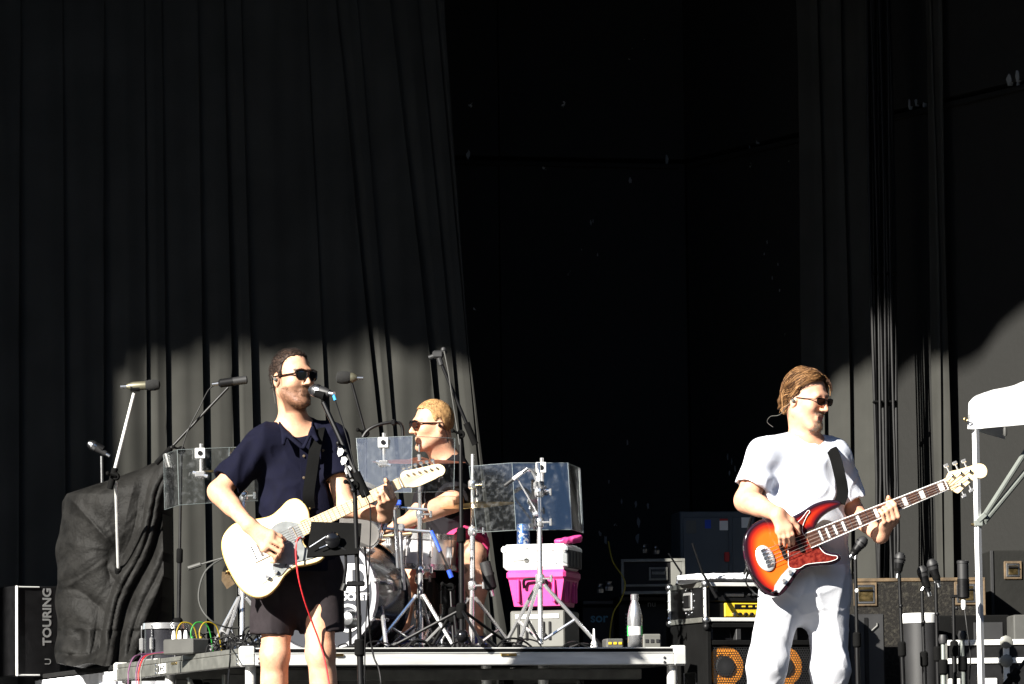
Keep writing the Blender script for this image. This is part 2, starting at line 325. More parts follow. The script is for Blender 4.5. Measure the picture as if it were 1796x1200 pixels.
# ================================================================== THE STAGE
YAW = math.radians(18.3); E1 = V(math.cos(YAW), math.sin(YAW), 0); E2 = V(-math.sin(YAW), math.cos(YAW), 0); UZ = V(0, 0, 1)
ROT = (E1, E2, UZ)
def ray_plane(px, py, q, n):
    d = P(px, py, 10.) - CAM; return CAM + d * ((Vector(q) - CAM).dot(n) / d.dot(n))
MB().box((0, 60, -1.72), (400, 400, .04)).build('ground', 'ground', kind='structure')
def terrain(name, m, r0, r1, h0, h1, a0, a1, seed):
    rd = np.random.default_rng(seed); N = 160; vs, fs = [], []; ph = rd.uniform(0, 6.28, 8)
    for j, (r, k) in enumerate(((r0, 0.), (r0 + 4, .55), (r0 + 10, .85), (r1, 1.), (r1 + 40, .9))):
        for i in range(N + 1):
            a = a0 + (a1 - a0) * i / N; h = h0 + (h1 - h0) * (.5 + .22 * math.sin(a * 7 + ph[0]) + .16 * math.sin(a * 17 + ph[1]) + .10 * math.sin(a * 41 + ph[2]) + .06 * math.sin(a * 97 + ph[3]))
            vs.append((math.sin(a) * r, 10 + math.cos(a) * r, -1.7 + h * k))
    fs = [(j * (N + 1) + i, j * (N + 1) + i + 1, (j + 1) * (N + 1) + i + 1, (j + 1) * (N + 1) + i) for j in range(4) for i in range(N)]
    MB().add(vs, fs).build(name, m, kind='structure')
terrain('sky_block_hill', 'wood', 32, 46, 20, 27, math.radians(75), math.radians(285), 3)  # unseen hill added behind the audience, high enough to cut sky light
MB().box((-1, 24.5, -.35), (22, 17, .70)).build('stage_floor', 'floor', kind='structure')
YV = 17.5
rf = thing('stage_roof', None, None, (-3, 24, 9.6), kind='structure')
MB().box((-3, 24.6, 9.8), (24, 14.6, .3)).build('roof_slab', 'ceiling', rf)
# unseen valance added at the roof front, edge shaped to cast the shade line
CQ = V(-2.6, 25.17, 0)          # a point of the backcloth's line
def on_curtain(px, py): return ray_plane(px, py, CQ, E2)
edge = [(-14, 8.55), (-10.5, 8.5)]
for px, py in [(206, 645), (216, 612), (250, 592), (275, 600), (300, 602), (322, 592), (345, 580), (362, 600), (385, 590), (408, 566), (430, 596), (455, 600), (500, 590), (560, 594), (600, 586), (628, 562), (650, 566), (672, 596), (700, 604), (745, 596), (775, 606), (800, 628), (838, 640)]:
    q = on_curtain(px, py); t = (YV - q.y) / SUN.y; q = q + SUN * t; edge.append((q.x, q.z))
for px, py, Y in [(1440, 650, 26.8), (1490, 632, 26.7), (1530, 606, 26.6), (1568, 522, 26.4), (1592, 600, 26.5), (1640, 652, 26.5), (1668, 640, 26.3), (1690, 632, 26.2), (1712, 618, 26.1), (1724, 590, 26.0), (1740, 562, 25.9), (1770, 535, 25.75), (1796, 512, 25.6), (1830, 520, 25.4)]:
    q = P(px, py, Y); t = (YV - q.y) / SUN.y; q = q + SUN * t; edge.append((q.x, q.z))
edge.sort(); edge += [(edge[-1][0] + 2, edge[-1][1] + .3), (9, edge[-1][1] + .2)]
mb = MB(); n = len(edge); vs = []
for y in (YV - .03, YV + .03):
    vs += [(x, y, z) for x, z in edge] + [(x, y, 9.7) for x, z in edge]
fs = []
for i in range(n - 1):
    fs += [(i, i + 1, n + i + 1, n + i), (2 * n + i + 1, 2 * n + i, 3 * n + i, 3 * n + i + 1), (i + 1, i, 2 * n + i, 2 * n + i + 1)]
mb.add(vs, fs).build('shade_valance', 'ceiling', rf)
MB().box((-11.4, 18.5, 4.8), (6.1, .12, 9.6)).build('unseen_wing_wall', 'wallpaint', kind='structure')  # unseen wing placed so its edge shades the backcloth's left end
MB().box((-14.4, 24.6, 4.8), (.12, 14.4, 9.6)).build('unseen_side_wall', 'wallpaint', kind='structure')  # unseen wall added to close off sky light from the left
MB().box((6.3, 19.0, 4.8), (4.6, .12, 9.6)).build('unseen_wing_wall', 'wallpaint', kind='structure')  # unseen wing added to keep sky light off the backcloth
MB().box((8.66, 25.5, 4.8), (.12, 13, 9.6)).build('unseen_side_wall', 'wallpaint', kind='structure')  # unseen wall added to shut out sky light from the right
# back wall and the wall to the right of its corner, each in panels with a seam between
K = P(1203, 284, 28.8); KR = P(1796, 140, 25.7); zs = K.z; K0 = V(K.x, K.y, 0); KR0 = V(KR.x, KR.y, 0)
BD = V(-math.cos(math.radians(13)), -math.sin(math.radians(13)), 0); RD = (KR0 - K0).normalized()
bw = thing('back_wall', 'black painted back wall with chipped paint, behind the grey electrical cabinet', 'wall', K0 + BD * 2)
rw = thing('angled_wall', 'black painted angled wall sunlit behind the white canopy', 'wall', K0 + RD * 2.5)
for th, D, L0, side in ((bw, BD, 6.5, 1), (rw, RD, 4.6, -1)):
    Nn = V(D.y, -D.x, 0) if side > 0 else V(-D.y, D.x, 0)     # into the stage
    if Nn.y > 0: Nn = -Nn
    w0 = 1.16 if side > 0 else 1.35; s = .004
    while s < L0:
        e = min(s + w0, L0)
        for z0, z1, t in ((0, zs - .012, .0), (zs + .012, 9.6, .018)):
            c = K0 + D * ((s + e) / 2) + Nn * (t / 2 - .05) + V(0, 0, (z0 + z1) / 2)
            MB().box(c, (e - s - .006, .1 + t, z1 - z0), (D, Nn, UZ), .003).build('panel', 'wallchip', th)
        s = e
    MB().box(K0 + D * (L0 / 2 - .12) - Nn * .14 + V(0, 0, 4.8), (L0 + .3, .05, 9.6), (D, Nn, UZ)).build('light_seal', 'black', th)  # unseen backing added behind the panels against a light leak at the corner
    MB().box(K0 + D * (L0 / 2) + Nn * .012 + V(0, 0, zs - .03), (L0 - .1, .026, .03), (D, Nn, UZ), .004).build('batten', 'wallpaint', th)
# pale scrapes where the paint has come off
def scrape(px, py, pl, nn, sz, seed, th):
    r = random.Random(seed); q = ray_plane(px, py, pl, nn); X = V(nn.y, -nn.x, 0); nn = nn if nn.y < 0 else -nn
    pts = []; 
    for k in range(9):
        a = 2 * math.pi * k / 9; pts.append((math.cos(a) * sz * r.uniform(.15, .5), math.sin(a) * sz * r.uniform(.5, 1.3)))
    if X.cross(UZ).dot(nn) < 0: X = -X
    MB().prism(pts, q, X, UZ, nn, .001, .0235 if q.z > zs else .0045).build('paint_scrape', 'greyprint', th)
NB = V(-BD.y, BD.x, 0); NR = V(-RD.y, RD.x, 0)
for i, (px, py, sz) in enumerate([(1105, 316, .022), (1040, 388, .012), (1036, 390, .016), (1048, 447, .012), (1020, 438, .006), (820, 274, .03), (1168, 281, .03), (1100, 776, .02), (1068, 845, .014), (1115, 885, .025), (1090, 880, .016), (1136, 888, .02), (1120, 916, .03), (1118, 944, .035), (1062, 948, .03), (1052, 936, .02)]): scrape(px, py, K0, NB, sz, i, bw)
for i, (px, py, sz) in enumerate([(1346, 425, .013), (1341, 446, .009), (1365, 464, .01), (1355, 488, .01), (1368, 509, .012), (1315, 258, .02), (1332, 250, .012), (1600, 182, .03), (1612, 180, .028), (1625, 184, .016), (1640, 181, .02), (1655, 182, .014), (1775, 143, .05), (1790, 136, .04), (1786, 150, .03), (1277, 802, .02), (1284, 810, .016), (1290, 822, .02), (1280, 830, .016), (1410, 372, .01)]): scrape(px, py, K0, NR, sz, i + 40, rw)
# ---- backcloth hung in flat pleats
CL = [(-260, -260, .03), (-150, -150, .03), (-60, -62, .03), (38, 40, .03), (118, 114, .025), (186, 187, .03), (262, 257, .018), (297, 289, .018), (361, 352, .028), (413, 400, .034), (447, 430, .022), (574, 548, .012), (664, 604, .034), (690, 640, .014), (768, 700, .036), (806, 748, .02), (832, 778, .03)]
RE = [(783, 0), (800, 250), (825, 600), (850, 800), (875, 1000), (895, 1110), (905, 1400)]
def s_on(px, py): q = on_curtain(px, py); return (q - CQ).dot(E1), q.z
zr = np.concatenate([np.linspace(.0, 3.2, 60), np.linspace(3.3, 9.3, 30)]); lin = []
for a, b, d in CL:
    s7, z7 = s_on(a, 700); s1, z1 = s_on(b, 100); lin.append((s7, (s1 - s7) / (z1 - z7), z7, d))
rz, rs = zip(*[(s_on(x, y)[1], s_on(x, y)[0]) for x, y in RE][::-1])
cols = []      # (segment, fraction)
for i in range(len(lin)):
    for fr in [0, .02] + list(np.linspace(.06, .98, 16)): cols.append((i, fr))
cols.append((len(lin) - 1, 1.0)); vs = []
for z in zr:
    B = [s7 + k * (z - z7) for s7, k, z7, d in lin]; B.append(float(np.interp(z, rz, rs)))
    for i, fr in cols:
        a, b = B[i], B[i + 1]; s = a + (b - a) * fr; d = lin[i][3] * 2.0
        if fr == 0: dep = -.0 if i else 0; s -= .002
        else: dep = d * (1 if z < 2.6 else max(.22, 1 - (z - 2.6) * .4)) * max(0, 1 - fr / .55) ** 1.3
        dep += .006 * math.sin(s * 17 + 1.1 * math.sin(z * 1.3 + i)) + .004 * math.sin(s * 46 + z * .9) + (.025 * ((1.6 - z) / 1.6) ** 2 * math.sin(s * 7 + 2) if z < 1.6 else 0)
        q = CQ + E1 * s + E2 * (dep + .05); vs.append((q.x, q.y, z + .002))
nc = len(cols); fs = [(r * nc + c, r * nc + c + 1, (r + 1) * nc + c + 1, (r + 1) * nc + c) for r in range(len(zr) - 1) for c in range(nc - 1)]
MB().add(vs, fs).build('backcloth', 'curtain', label='wide black pleated backcloth hanging behind the drums and singer', cat='curtain', sharp=50)
def drape(name, label, x0, x1, Y0, Y1, folds, amp, z0=.0, z1=9.3, seed=1, ytop=None):
    r = random.Random(seed); vs = []; N = folds * 10 + 1; zz = [z0 + (z1 - z0) * k / 40 for k in range(41)]
    ph = [r.uniform(-.5, .5) for _ in range(N)]
    for z in zz:
        for c in range(N):
            t = c / (N - 1); Y = Y0 + (Y1 - Y0) * t; q = P(x0 + (x1 - x0) * t, 640, Y)
            f = t * folds; fr = f - int(f); d = amp * (max(0, 1 - fr / .6) if c < N - 1 else 0) + .01 * math.sin(t * 9 + z * 1.1 + seed)
            vs.append((q.x + .006 * math.sin(z * 2 + t * 5), q.y + d, z + .002))
    fs = [(k * N + c, k * N + c + 1, (k + 1) * N + c + 1, (k + 1) * N + c) for k in range(40) for c in range(N - 1)]
    return MB().add(vs, fs).build(name, 'curtain', label=label, cat='curtain', sharp=50)
drape('leg_curtain', 'narrow black leg curtain hanging behind the bass player, left of the cable bundle', 1408, 1534, 26.95, 26.7, 3, .05, seed=3)
drape('leg_curtain', 'slim black curtain strip against the sunlit angled wall, right of the cable bundle', 1636, 1664, 26.35, 26.25, 2, .03, seed=5)
cb = thing('cable_bundle', 'thick bundle of black cables hanging down the wall beside the leg curtain', 'cables', P(1552, 1015, 26.3))
r_ = random.Random(4)
for k in range(10):
    x = 1532 + k * 4.3; pts = []; Yk = 26.35 + .05 * math.sin(k * 2.1)
    for j in range(30):
        z = .02 + j * .32; q = P(x + 2.2 * math.sin(j * .5 + k * 1.7) + (5 * math.sin(j * .9 + k) if j < 5 else 0), 600, Yk); pts.append((q.x, q.y + .01 * math.sin(j * .7 + k), z))
    MB().tube(spline(pts, 2), .0078 + .002 * (k % 3 == 0), 7).build('cable', 'black', cb)
for py in (705, 480):
    q = P(1552, py, 26.33); MB().box(q, (.138, .036, .014), None, .006).build('cable_tie', 'blackmat', cb)
# ---- drum riser
RA = V(*P(425, 1136, 20.9)); RZ = RA.z; RW, RDp, RT_ = 2.06, 2.39, .080
def R3(s, t, z): return V(RA.x, RA.y, z) + E1 * s + E2 * t
def deckpt(px, Y, z=None): q = P(px, 1120, Y); return V(q.x, q.y, RZ if z is None else z)
rs_ = thing('drum_riser', 'rolling drum riser with aluminium frame and black carpeted top', 'riser', R3(RW / 2, RDp / 2, 0))
MB().box(R3(RW / 2, RDp / 2, RZ - .012), (RW - .05, RDp - .05, .024), ROT, .003).build('deck_top', 'stagecarpet', rs_)
fr = MB(); fr.box(R3(RW / 2, .02, RZ - .052), (RW - .11, .04, .056), ROT, .004); fr.box(R3(RW / 2, .012, RZ - .0245), (RW - .11, .03, .004), ROT); fr.box(R3(RW / 2, .016, RZ - .004), (RW - .11, .02, .006), ROT, .001)
fr.build('front_rail', 'alu', rs_); MB().box(R3(RW / 2, .017, RZ - .0155), (RW - .11, .024, .0145), ROT).build('edge_strip', 'blackmat', rs_)
for s, n_ in ((.02, 'side_rail'), (RW - .02, 'side_rail')):
    m2 = MB(); m2.box(R3(s, RDp / 2, RZ - .052), (.04, RDp - .11, .056), ROT, .004); m2.box(R3(s, RDp / 2, RZ - .012), (.036, RDp - .11, .022), ROT, .003); m2.build(n_, 'aludull', rs_)
MB().box(R3(RW / 2, RDp - .02, RZ - .042), (RW - .11, .04, .08), ROT, .004).build('back_rail', 'aludull', rs_)
MB().box(R3(-.002, RDp * .62, RZ - .04), (.006, .03, .082), ROT, .001).build('joint_plate', 'aludull', rs_)
for s in (.028, RW - .028):
    for t in (.028, RDp - .028): MB().box(R3(s, t, RZ - .038), (.062, .062, .090), ROT, .008).build('corner_block', 'alu', rs_)
for s, t in ((.05, .05), (RW - .05, .05), (.05, RDp * .62), (RW * .72, .3), (.05, RDp - .06), (RW - .05, RDp - .06), (RW * .66, .75), (RW * .55, 1.3)):
    q = R3(s, t, 0); MB().tube([q + V(0, 0, .01), q + V(0, 0, RZ - .06)], .024, 14).build('leg', 'alu', rs_)
for i, (s, t) in enumerate(((.5, .35), (.62, .9), (1.35, .45), (1.75, .5), (.28, 1.75), (.1, 1.2))):
    q = R3(s, t, RZ - .16); wn = rs_
    m3 = MB().tube([q - E1 * .022, q + E1 * .022], .055, 18); wh = m3.build('castor', 'black', wn)
    MB().tube([q - E1 * .026, q + E1 * .026], .014, 10).build('hub', 'steel', wh); MB().box(q + V(0, 0, .058), (.075, .06, .008), ROT).box(q - E1 * .032 + V(0, 0, .03), (.005, .03, .06), ROT).box(q + E1 * .032 + V(0, 0, .03), (.005, .03, .06), ROT).build('fork', 'aludull', wh)
for t in (.1, .8, 1.7): MB().box(R3(RW / 2, t + .1, RZ - .115), (RW - .3, .05, .05), ROT, .004).build('cross_beam', 'aludull', rs_)
for s in (.42, 1.22): MB().box(R3(s, -.004, RZ - .034), (.075, .008, .011), ROT, .002).box(R3(s + .01, -.009, RZ - .034), (.03, .006, .006), ROT, .001).build('latch', 'brass', rs_)
for s in (.075, .09, RW - .105):
    for z in (.048, .068): MB().lathe([(.006, 0), (.006, .003), (.003, .004)], R3(s, -.0005, RZ - z), -E2, 8).build('rivet', 'steel', rs_)
q = R3(-.002, 1.2, RZ - .032); MB().box(q, (.006, .1, .012), ROT, .002).build('latch', 'brass', rs_)
for t in (.09, 1.42, 1.55):
    for z in (.03, .05, .068): MB().lathe([(.006, 0), (.005, .004)], R3(-.0005, t, RZ - z), -E1, 8).build('rivet', 'steel', rs_)
pl = MB().box(R3(-.003, 1.62 - .2, RZ - .05), (.005, .13, .045), ROT, .001).build('label_plate', 'white', rs_)
MB().box(R3(-.007, 1.42, RZ - .05), (.003, .06, .005), ROT).box(R3(-.007, 1.44, RZ - .05), (.0034, .006, .03), ROT).box(R3(-.007, 1.47, RZ - .05), (.003, .006, .03), ROT).box(R3(-.007, 1.38, RZ - .04), (.003, .03, .004), ROT).box(R3(-.007, 1.38, RZ - .06), (.003, .03, .004), ROT).build('print', 'black', pl)
# ---- second deck behind, skirted in white
ud = thing('upstage_deck', 'low platform with a white cloth skirt under the covered gear at far left', 'platform', R3(.5, 3.35, 0))
MB().box(R3(.75, 3.4, RZ - .012), (1.45, 1.75, .024), ROT, .003).build('deck_top', 'stagecarpet', ud)
vs = []; nn_ = 60
for z in (0.004, .2, .4, RZ - .03):
    for k in range(nn_ + 1):
        t = 2.52 + 1.76 * k / nn_; q = R3(.03 + .012 * math.sin(k * .9) * (1.2 - z) + .008 * math.sin(k * 2.1 + z * 3), t, z); vs.append(q)
fs = [(r * (nn_ + 1) + c, r * (nn_ + 1) + c + 1, (r + 1) * (nn_ + 1) + c + 1, (r + 1) * (nn_ + 1) + c) for r in range(3) for c in range(nn_)]
MB().add(vs, fs).build('side_skirt', 'sheet', ud)
vs = []
for z in (0.004, .2, .4, RZ - .03):
    for k in range(nn_ + 1): vs.append(R3(.03 + 1.44 * k / nn_, 2.52 + .012 * math.sin(k * .9) * (1.2 - z) + .006 * math.sin(k * 2.3), z))
MB().add(vs, [f[::-1] for f in fs]).build('front_skirt', 'sheet', ud)
# ---- road case at the far left, TOURING stencilled down its front
def cam_box(name, label, cat, x0, x1, y0, y1, Y, depth, yaw=0, group=None):
    a = P(x0, (y0 + y1) / 2, Y); b = P(x1, (y0 + y1) / 2, Y); c = (a + b) / 2; zt = P((x0 + x1) / 2, y0, Y).z; zb = P((x0 + x1) / 2, y1, Y).z
    X = V(math.cos(yaw), math.sin(yaw), 0); N = V(-math.sin(yaw), math.cos(yaw), 0); W_ = (b - a).length / max(.3, math.cos(yaw))
    return thing(name, label, cat, V(c.x, c.y, zb), group), V(c.x, c.y, 0), X, N, W_, zb, zt
t_, c_, X_, N_, W_, zb, zt = cam_box('road_case', 'tall black road case stencilled TOURING, standing at far left', 'case', 30, 104, 1028, 1186, 24.75, .5, .55)
MB().box(c_ + N_ * .11 + V(0, 0, (zb + zt) / 2), (W_, .22, zt - zb), (X_, N_, UZ), .006).build('body', 'black', t_)
eb = MB()
for z in (zb + .006, zt - .006): eb.box(c_ + X_ * (-.055) - N_ * .004 + V(0, 0, z), (W_ * .48, .010, .007), (X_, N_, UZ), .002)
eb.box(c_ - X_ * (W_ / 2 - .004) - N_ * .004 + V(0, 0, (zb + zt) / 2), (.008, .02, zt - zb), (X_, N_, UZ), .002); eb.build('edging', 'alu', t_)
text_part('TOURING', .066, c_ + X_ * .052 - N_ * .002 + V(0, 0, zb + (zt - zb) * .66), UZ, -X_, 'case_print', t_, depth=.0008, bold=.002)
text_part('U', .05, c_ + X_ * .056 - N_ * .002 + V(0, 0, zb + .075), UZ, -X_, 'case_print', t_, depth=.0008)
# ---- covered gear: tarpaulin pulled in and tied to a stand
sil = [(1166, 100, 286), (1140, 98, 284), (1100, 99, 283), (1050, 99, 285), (1000, 99, 287), (960, 100, 286), (930, 103, 285), (900, 108, 285), (880, 112, 286), (866, 120, 287), (852, 160, 287), (838, 202, 288), (822, 246, 288), (806, 282, 288)]
ys, xl, xr = zip(*sil[::-1]); NU, NV = 110, 150; vs = []; YT = 23.75
for j in range(NV + 1):
    py = 806 + (1166 - 806) * j / NV; a = np.interp(py, ys, xl); b = np.interp(py, ys, xr)
    for i in range(NU + 1):
        t = i / NU; px = a + (b - a) * t; e_ = 2 * t - 1; e_ = e_ if e_ < 0 else e_ * .6; ed = 1 - e_ ** 2; dep = -.16 * max(ed, 0) ** .5 - .14 * t
        dx, dy = px - 208, py - 968; r = math.hypot(dx, dy); an = math.atan2(dy, dx)
        rg = lambda x: 1 - 2 * abs(math.sin(x)) ** .7
        n1 = math.sin(px * .031 + 1.3 * math.sin(py * .019)) + math.sin(py * .027 - px * .017 + 2); n2 = math.sin(px * .09 + 2 * math.sin(py * .05)) + math.sin(py * .11 - px * .06)
        dep += .06 * math.exp(-(r / 26) ** 2); g = 1 - math.exp(-(r / 24) ** 2)
        w_ = px + (py - 960) * .36; kw = 1 / (1 + math.exp(-(w_ - 224) / 6)); low = 1 / (1 + math.exp(-(dy - 4) / 10))
        dep += g * low * (1 - kw) * math.exp(-(r / 240) ** 2) * (.018 * rg(an * 2.6 + 1.1 * n1 + .4) + .005 * rg(an * 7.3 + 1.8 * n1))
        dep += kw * min(1, (py - 806) / 50) * (.030 * rg(w_ * .058 + .35 * n1) + .010 * rg(w_ * .15 + .8 * n1)) + (.10 * min(1, max(0, (w_ - 305) / 25)))
        for (ax_, ay_, am) in ((118, 868, .020), (165, 850, .006), (103, 950, .008), (101, 1040, .014), (240, 824, .010)):
            L2 = math.hypot(208 - ax_, 968 - ay_); tt = ((px - ax_) * (208 - ax_) + (py - ay_) * (968 - ay_)) / L2 ** 2; dd = abs((px - ax_) * (968 - ay_) - (py - ay_) * (208 - ax_)) / L2
            if -.1 < tt < 1.02: dep -= am * math.exp(-dd / 7) * min(1, (1.02 - tt) * 4) * (1 - kw)
        dep += .0035 * n1 + .0022 * n2 + .0010 * math.sin(px * .31 + py * .22 + 3 * math.sin(py * .083 + n1)) + .004 * rg(py * .021 + .3 * n1) * (1 - low)
        if py > 1105: k_ = (py - 1105) / 61; dep -= .12 * k_ ** 2; dep += .022 * k_ * rg(py * .07 + px * .02 + n1) + .010 * math.sin(px * .16 + n1)
        wob = (3 * math.sin(py * .07) if i in (0,) else 0)
        q = P(px + wob, py + (2.5 * math.sin(px * .11) if j == NV else 0), YT + dep); vs.append(q)
fs = [(j * (NU + 1) + i, (j + 1) * (NU + 1) + i, (j + 1) * (NU + 1) + i + 1, j * (NU + 1) + i + 1) for j in range(NV) for i in range(NU)]
n0 = len(vs); rim = [j * (NU + 1) for j in range(NV + 1)] + [NV * (NU + 1) + i for i in range(1, NU + 1)] + [j * (NU + 1) + NU for j in range(NV - 1, -1, -1)] + [i for i in range(NU - 1, 0, -1)]
bk = [Vector(vs[i]) + V(.02, .42, 0) for i in rim]; vs += bk; m_ = len(rim)
fs += [(rim[k], n0 + k, n0 + (k + 1) % m_, rim[(k + 1) % m_]) for k in range(m_)] + [tuple(range(n0, n0 + m_))]
zmin = min(q[2] for q in vs); vs = [(x, y, z if z > zmin + .01 else z) for x, y, z in vs]
cg = MB().add(vs, fs).build('covered_gear', 'tarp', label='stack of gear wrapped in a creased black tarpaulin, tied in the middle', cat='tarpaulin', sharp=80)
# ================================================================== PEOPLE
SK = np.array((.58, .315, .20))
def blotch(v, c, seed=1):
    "uneven redness and freckling of real skin"
    a = nz(v[:, 0], v[:, 1], v[:, 2], 34, seed)[:, None]; b = nz(v[:, 0], v[:, 1], v[:, 2], 130, seed + 1)[:, None]; d = nz(v[:, 0], v[:, 1], v[:, 2], 520, seed + 2)[:, None]
    return np.clip(c * (1 + a * np.array((.04, .10, .12)) + b * np.array((.05, .08, .09)) - .10 * np.maximum(d - .5, 0) * np.array((1, 1.4, 1.6))), .01, .9)
def whiskers(parent, body, mask, n, ln, ms, seed=2, r=.0008):
    me = body.data; off = np.array(OFF[parent.name]); co = np.empty(len(me.vertices) * 3, np.float32); me.vertices.foreach_get('co', co); no = np.empty(len(me.vertices) * 3, np.float32); me.vertex_normals.foreach_get('vector', no)
    co = co.reshape(-1, 3) + off; no = no.reshape(-1, 3); i = np.nonzero(mask(co))[0]; rd = np.random.default_rng(seed); i = rd.choice(i, min(n, len(i)), False); mbs = [MB() for _ in ms]
    for k in i:
        p = co[k]; d = no[k] * .6 + np.array((0, 0, -.7)) + rd.normal(0, .3, 3); d /= np.linalg.norm(d); l = ln * rd.uniform(.5, 1.3); mbs[int(rd.integers(len(ms)))].tube([p - no[k] * .001, p + d * l * .6, p + d * l + np.array((0, 0, -.15 * l))], [r, r * .8, r * .2], 3, False)
    for mb, m in zip(mbs, ms): mb.build('beard', m, parent, sharp=180)
def head_frame(c, f, u, sc):
    f = Vector(f).normalized(); u = Vector(u); u = (u - f * u.dot(f)).normalized(); s = f.cross(u)
    H = lambda a, b, d: Vector(c) + (f * a + s * b + u * d) * sc
    return H, (f, s, u)
def sculpt_head(F, H, R, sc, neck, mouth=0., rn=.056):
    r = lambda *q: [x * sc for x in q]
    F.ell(H(-.004, 0, .035), R, r(.099, .077, .098), .02); F.ell(H(.034, 0, -.035), R, r(.062, .060, .082), .03)
    for b in (-1, 1):
        F.cap(H(.0, .052 * b, -.055), H(.068, .026 * b, -.104), .022 * sc, .018 * sc, .03); F.ell(H(.066, .042 * b, -.018), R, r(.026, .022, .022), .03)
    F.ell(H(.082, 0, -.110), R, r(.020, .024, .018), .025)
    F.cap(H(.090, -.03, .030), H(.090, .03, .030), .013 * sc, None, .02)
    for b in (-1, 1): F.ell(H(.103, .031 * b, .008), R, r(.014, .018, .012), .012, 's'); F.ell(H(.082, .031 * b, .008), R, r(.014, .014, .012), .004)
    F.cap(H(.098, 0, .020), H(.126, 0, -.027), .0085 * sc, .0110 * sc, .012)
    for b in (-1, 1): F.ell(H(.110, .011 * b, -.031), R, r(.010, .008, .008), .008)
    F.cap(H(.093, -.017, -.060), H(.093, .017, -.060), .0065 * sc, None, .010); F.cap(H(.089, -.014, -.075), H(.089, .014, -.075), .0085 * sc, None, .008)
    F.cap(H(.104, -.016, -.067), H(.104, .016, -.067), (.004 + .004 * mouth) * sc, None, .003, op='s')
    for b in (-1, 1):
        F.ell(H(-.006, .079 * b, -.004), R, r(.020, .008, .033), .006); F.ell(H(.0, .087 * b, .002), R, r(.010, .006, .018), .004, 's')
    F.cap(H(-.030, 0, -.05), neck, rn * sc, rn * 1.08, .03); F.cap(H(.012, 0, -.085), Vector(neck) + R[0] * .035, .042 * sc, .05, .03)
def head_local(v, c, R, sc):
    d = (v - np.array(c)) / sc; return [d @ np.array(r) for r in R]
def hair(parent, c, H, R, sc, line, thick, m, col, h=.004, lumps=.006, seed=1, extra=None, name='hair', freq=150, col2=None):
    lo = np.array(c) - .19 * sc; hi = np.array(c) + .19 * sc; F = Field(lo, hi, h)
    xs, ys = zip(*line)
    clip = lambda f, s, u: (np.interp(f / sc, xs, ys) * sc - sc * .035 - u).astype(np.float32)
    F.ell(H(-.004, 0, .035), R, [.099 * sc + thick, .077 * sc + thick, .098 * sc + thick], 0, 'u', clip)
    if extra: extra(F)
    def wp(x, y, z):
        f, s, u = head_local(np.stack([x, y, z], 1), c, R, sc); a = np.arctan2(u - .02, f + .03)
        return lumps * (.6 * nz(x, y, z, freq * .5, seed) + .3 * nz(x, y, z, freq * 2.3, seed + 1))
    F.warp(wp)
    def cf(v):
        f, s, u = head_local(v, c, R, sc); a = np.arctan2(u - .02, f + .03); g = .5 + .5 * np.sin(a * 60 + 5 * np.sin(s * 90) + 2 * nz(v[:, 0], v[:, 1], v[:, 2], 120, seed + 7))
        g = g * .6 + .4 * (.5 + .5 * nz(v[:, 0], v[:, 1], v[:, 2], 300, seed + 3)); return np.array(col) * (1 - g)[:, None] + np.array(col2 or col) * g[:, None]
    return F.mesh(name, m, parent, cf, smooth=0)
def strands(parent, H, R, sc, line, thick, n, ms, ln, flow, seed=1, r=.0016, lift=0., steps=6, hang=0., wave=.0, zmin=-.3):
    "single hairs laid over the scalp"
    rd = random.Random(seed); xs, ys = zip(*line); c0 = H(-.004, 0, .035); rad = [.099 * sc + thick, .077 * sc + thick, .098 * sc + thick]; mbs = [MB() for _ in ms]; made = 0; cls = []
    for _ in range(90): q_ = [rd.gauss(0, 1) for _ in range(3)]; l_ = math.sqrt(sum(x * x for x in q_)); cls.append(([x / l_ for x in q_], rd.random(), rd.randrange(len(ms)), rd.gauss(0, .28), rd.gauss(0, .28)))
    while made < n:
        d = [rd.gauss(0, 1) for _ in range(3)]; l = math.sqrt(sum(q * q for q in d)); d = [q / l for q in d]; f_, u_ = d[0] * rad[0] / sc - .004, d[2] * rad[2] / sc + .035
        if u_ < np.interp(f_, xs, ys) + rd.uniform(-.009, .004): continue
        made += 1; loc = [d[i] * rad[i] for i in range(3)]; pts = []; L = ln * rd.uniform(.55, 1.25); st = L / steps; ph = rd.uniform(0, 6.28); cl = max(cls, key=lambda q_: sum(a_ * b_ for a_, b_ in zip(q_[0], d))) if steps > 4 else None; out = .013 * cl[1] + rd.uniform(0, .004) if cl else .002
        for k in range(steps + 1):
            pts.append(c0 + R[0] * loc[0] + R[1] * loc[1] + R[2] * loc[2]); nn = Vector([loc[i] / rad[i] ** 2 for i in range(3)]).normalized(); fl = Vector(flow(loc[0] / sc, loc[1] / sc, loc[2] / sc, rd))
            free = loc[2] < -.055 * sc
            if loc[2] < zmin * sc + out: break
            if not free: fl = fl - nn * fl.dot(nn)
            fl = fl.normalized() + (Vector((0, cl[3], cl[4])) if cl else Vector((0, 0, 0))) + nn * lift + Vector((0, math.sin(ph + k) * wave, math.cos(ph + k) * wave))
            loc = [loc[i] + fl[i] * st for i in range(3)]
            if not free and lift < .2:
                q = math.sqrt(sum((loc[i] / rad[i]) ** 2 for i in range(3))); loc = [v / q * (1 + out / .09 * min(1, k / 3)) for v in loc]
        if len(pts) < 2: continue
        rr = [r * (1 - .75 * k / len(pts)) for k in range(len(pts))]; mbs[cl[2] if cl and rd.random() < .6 else rd.randrange(len(ms))].tube(pts, rr, 4, False)
    for mb, m in zip(mbs, ms): mb.build('hair', m, parent, sharp=180)
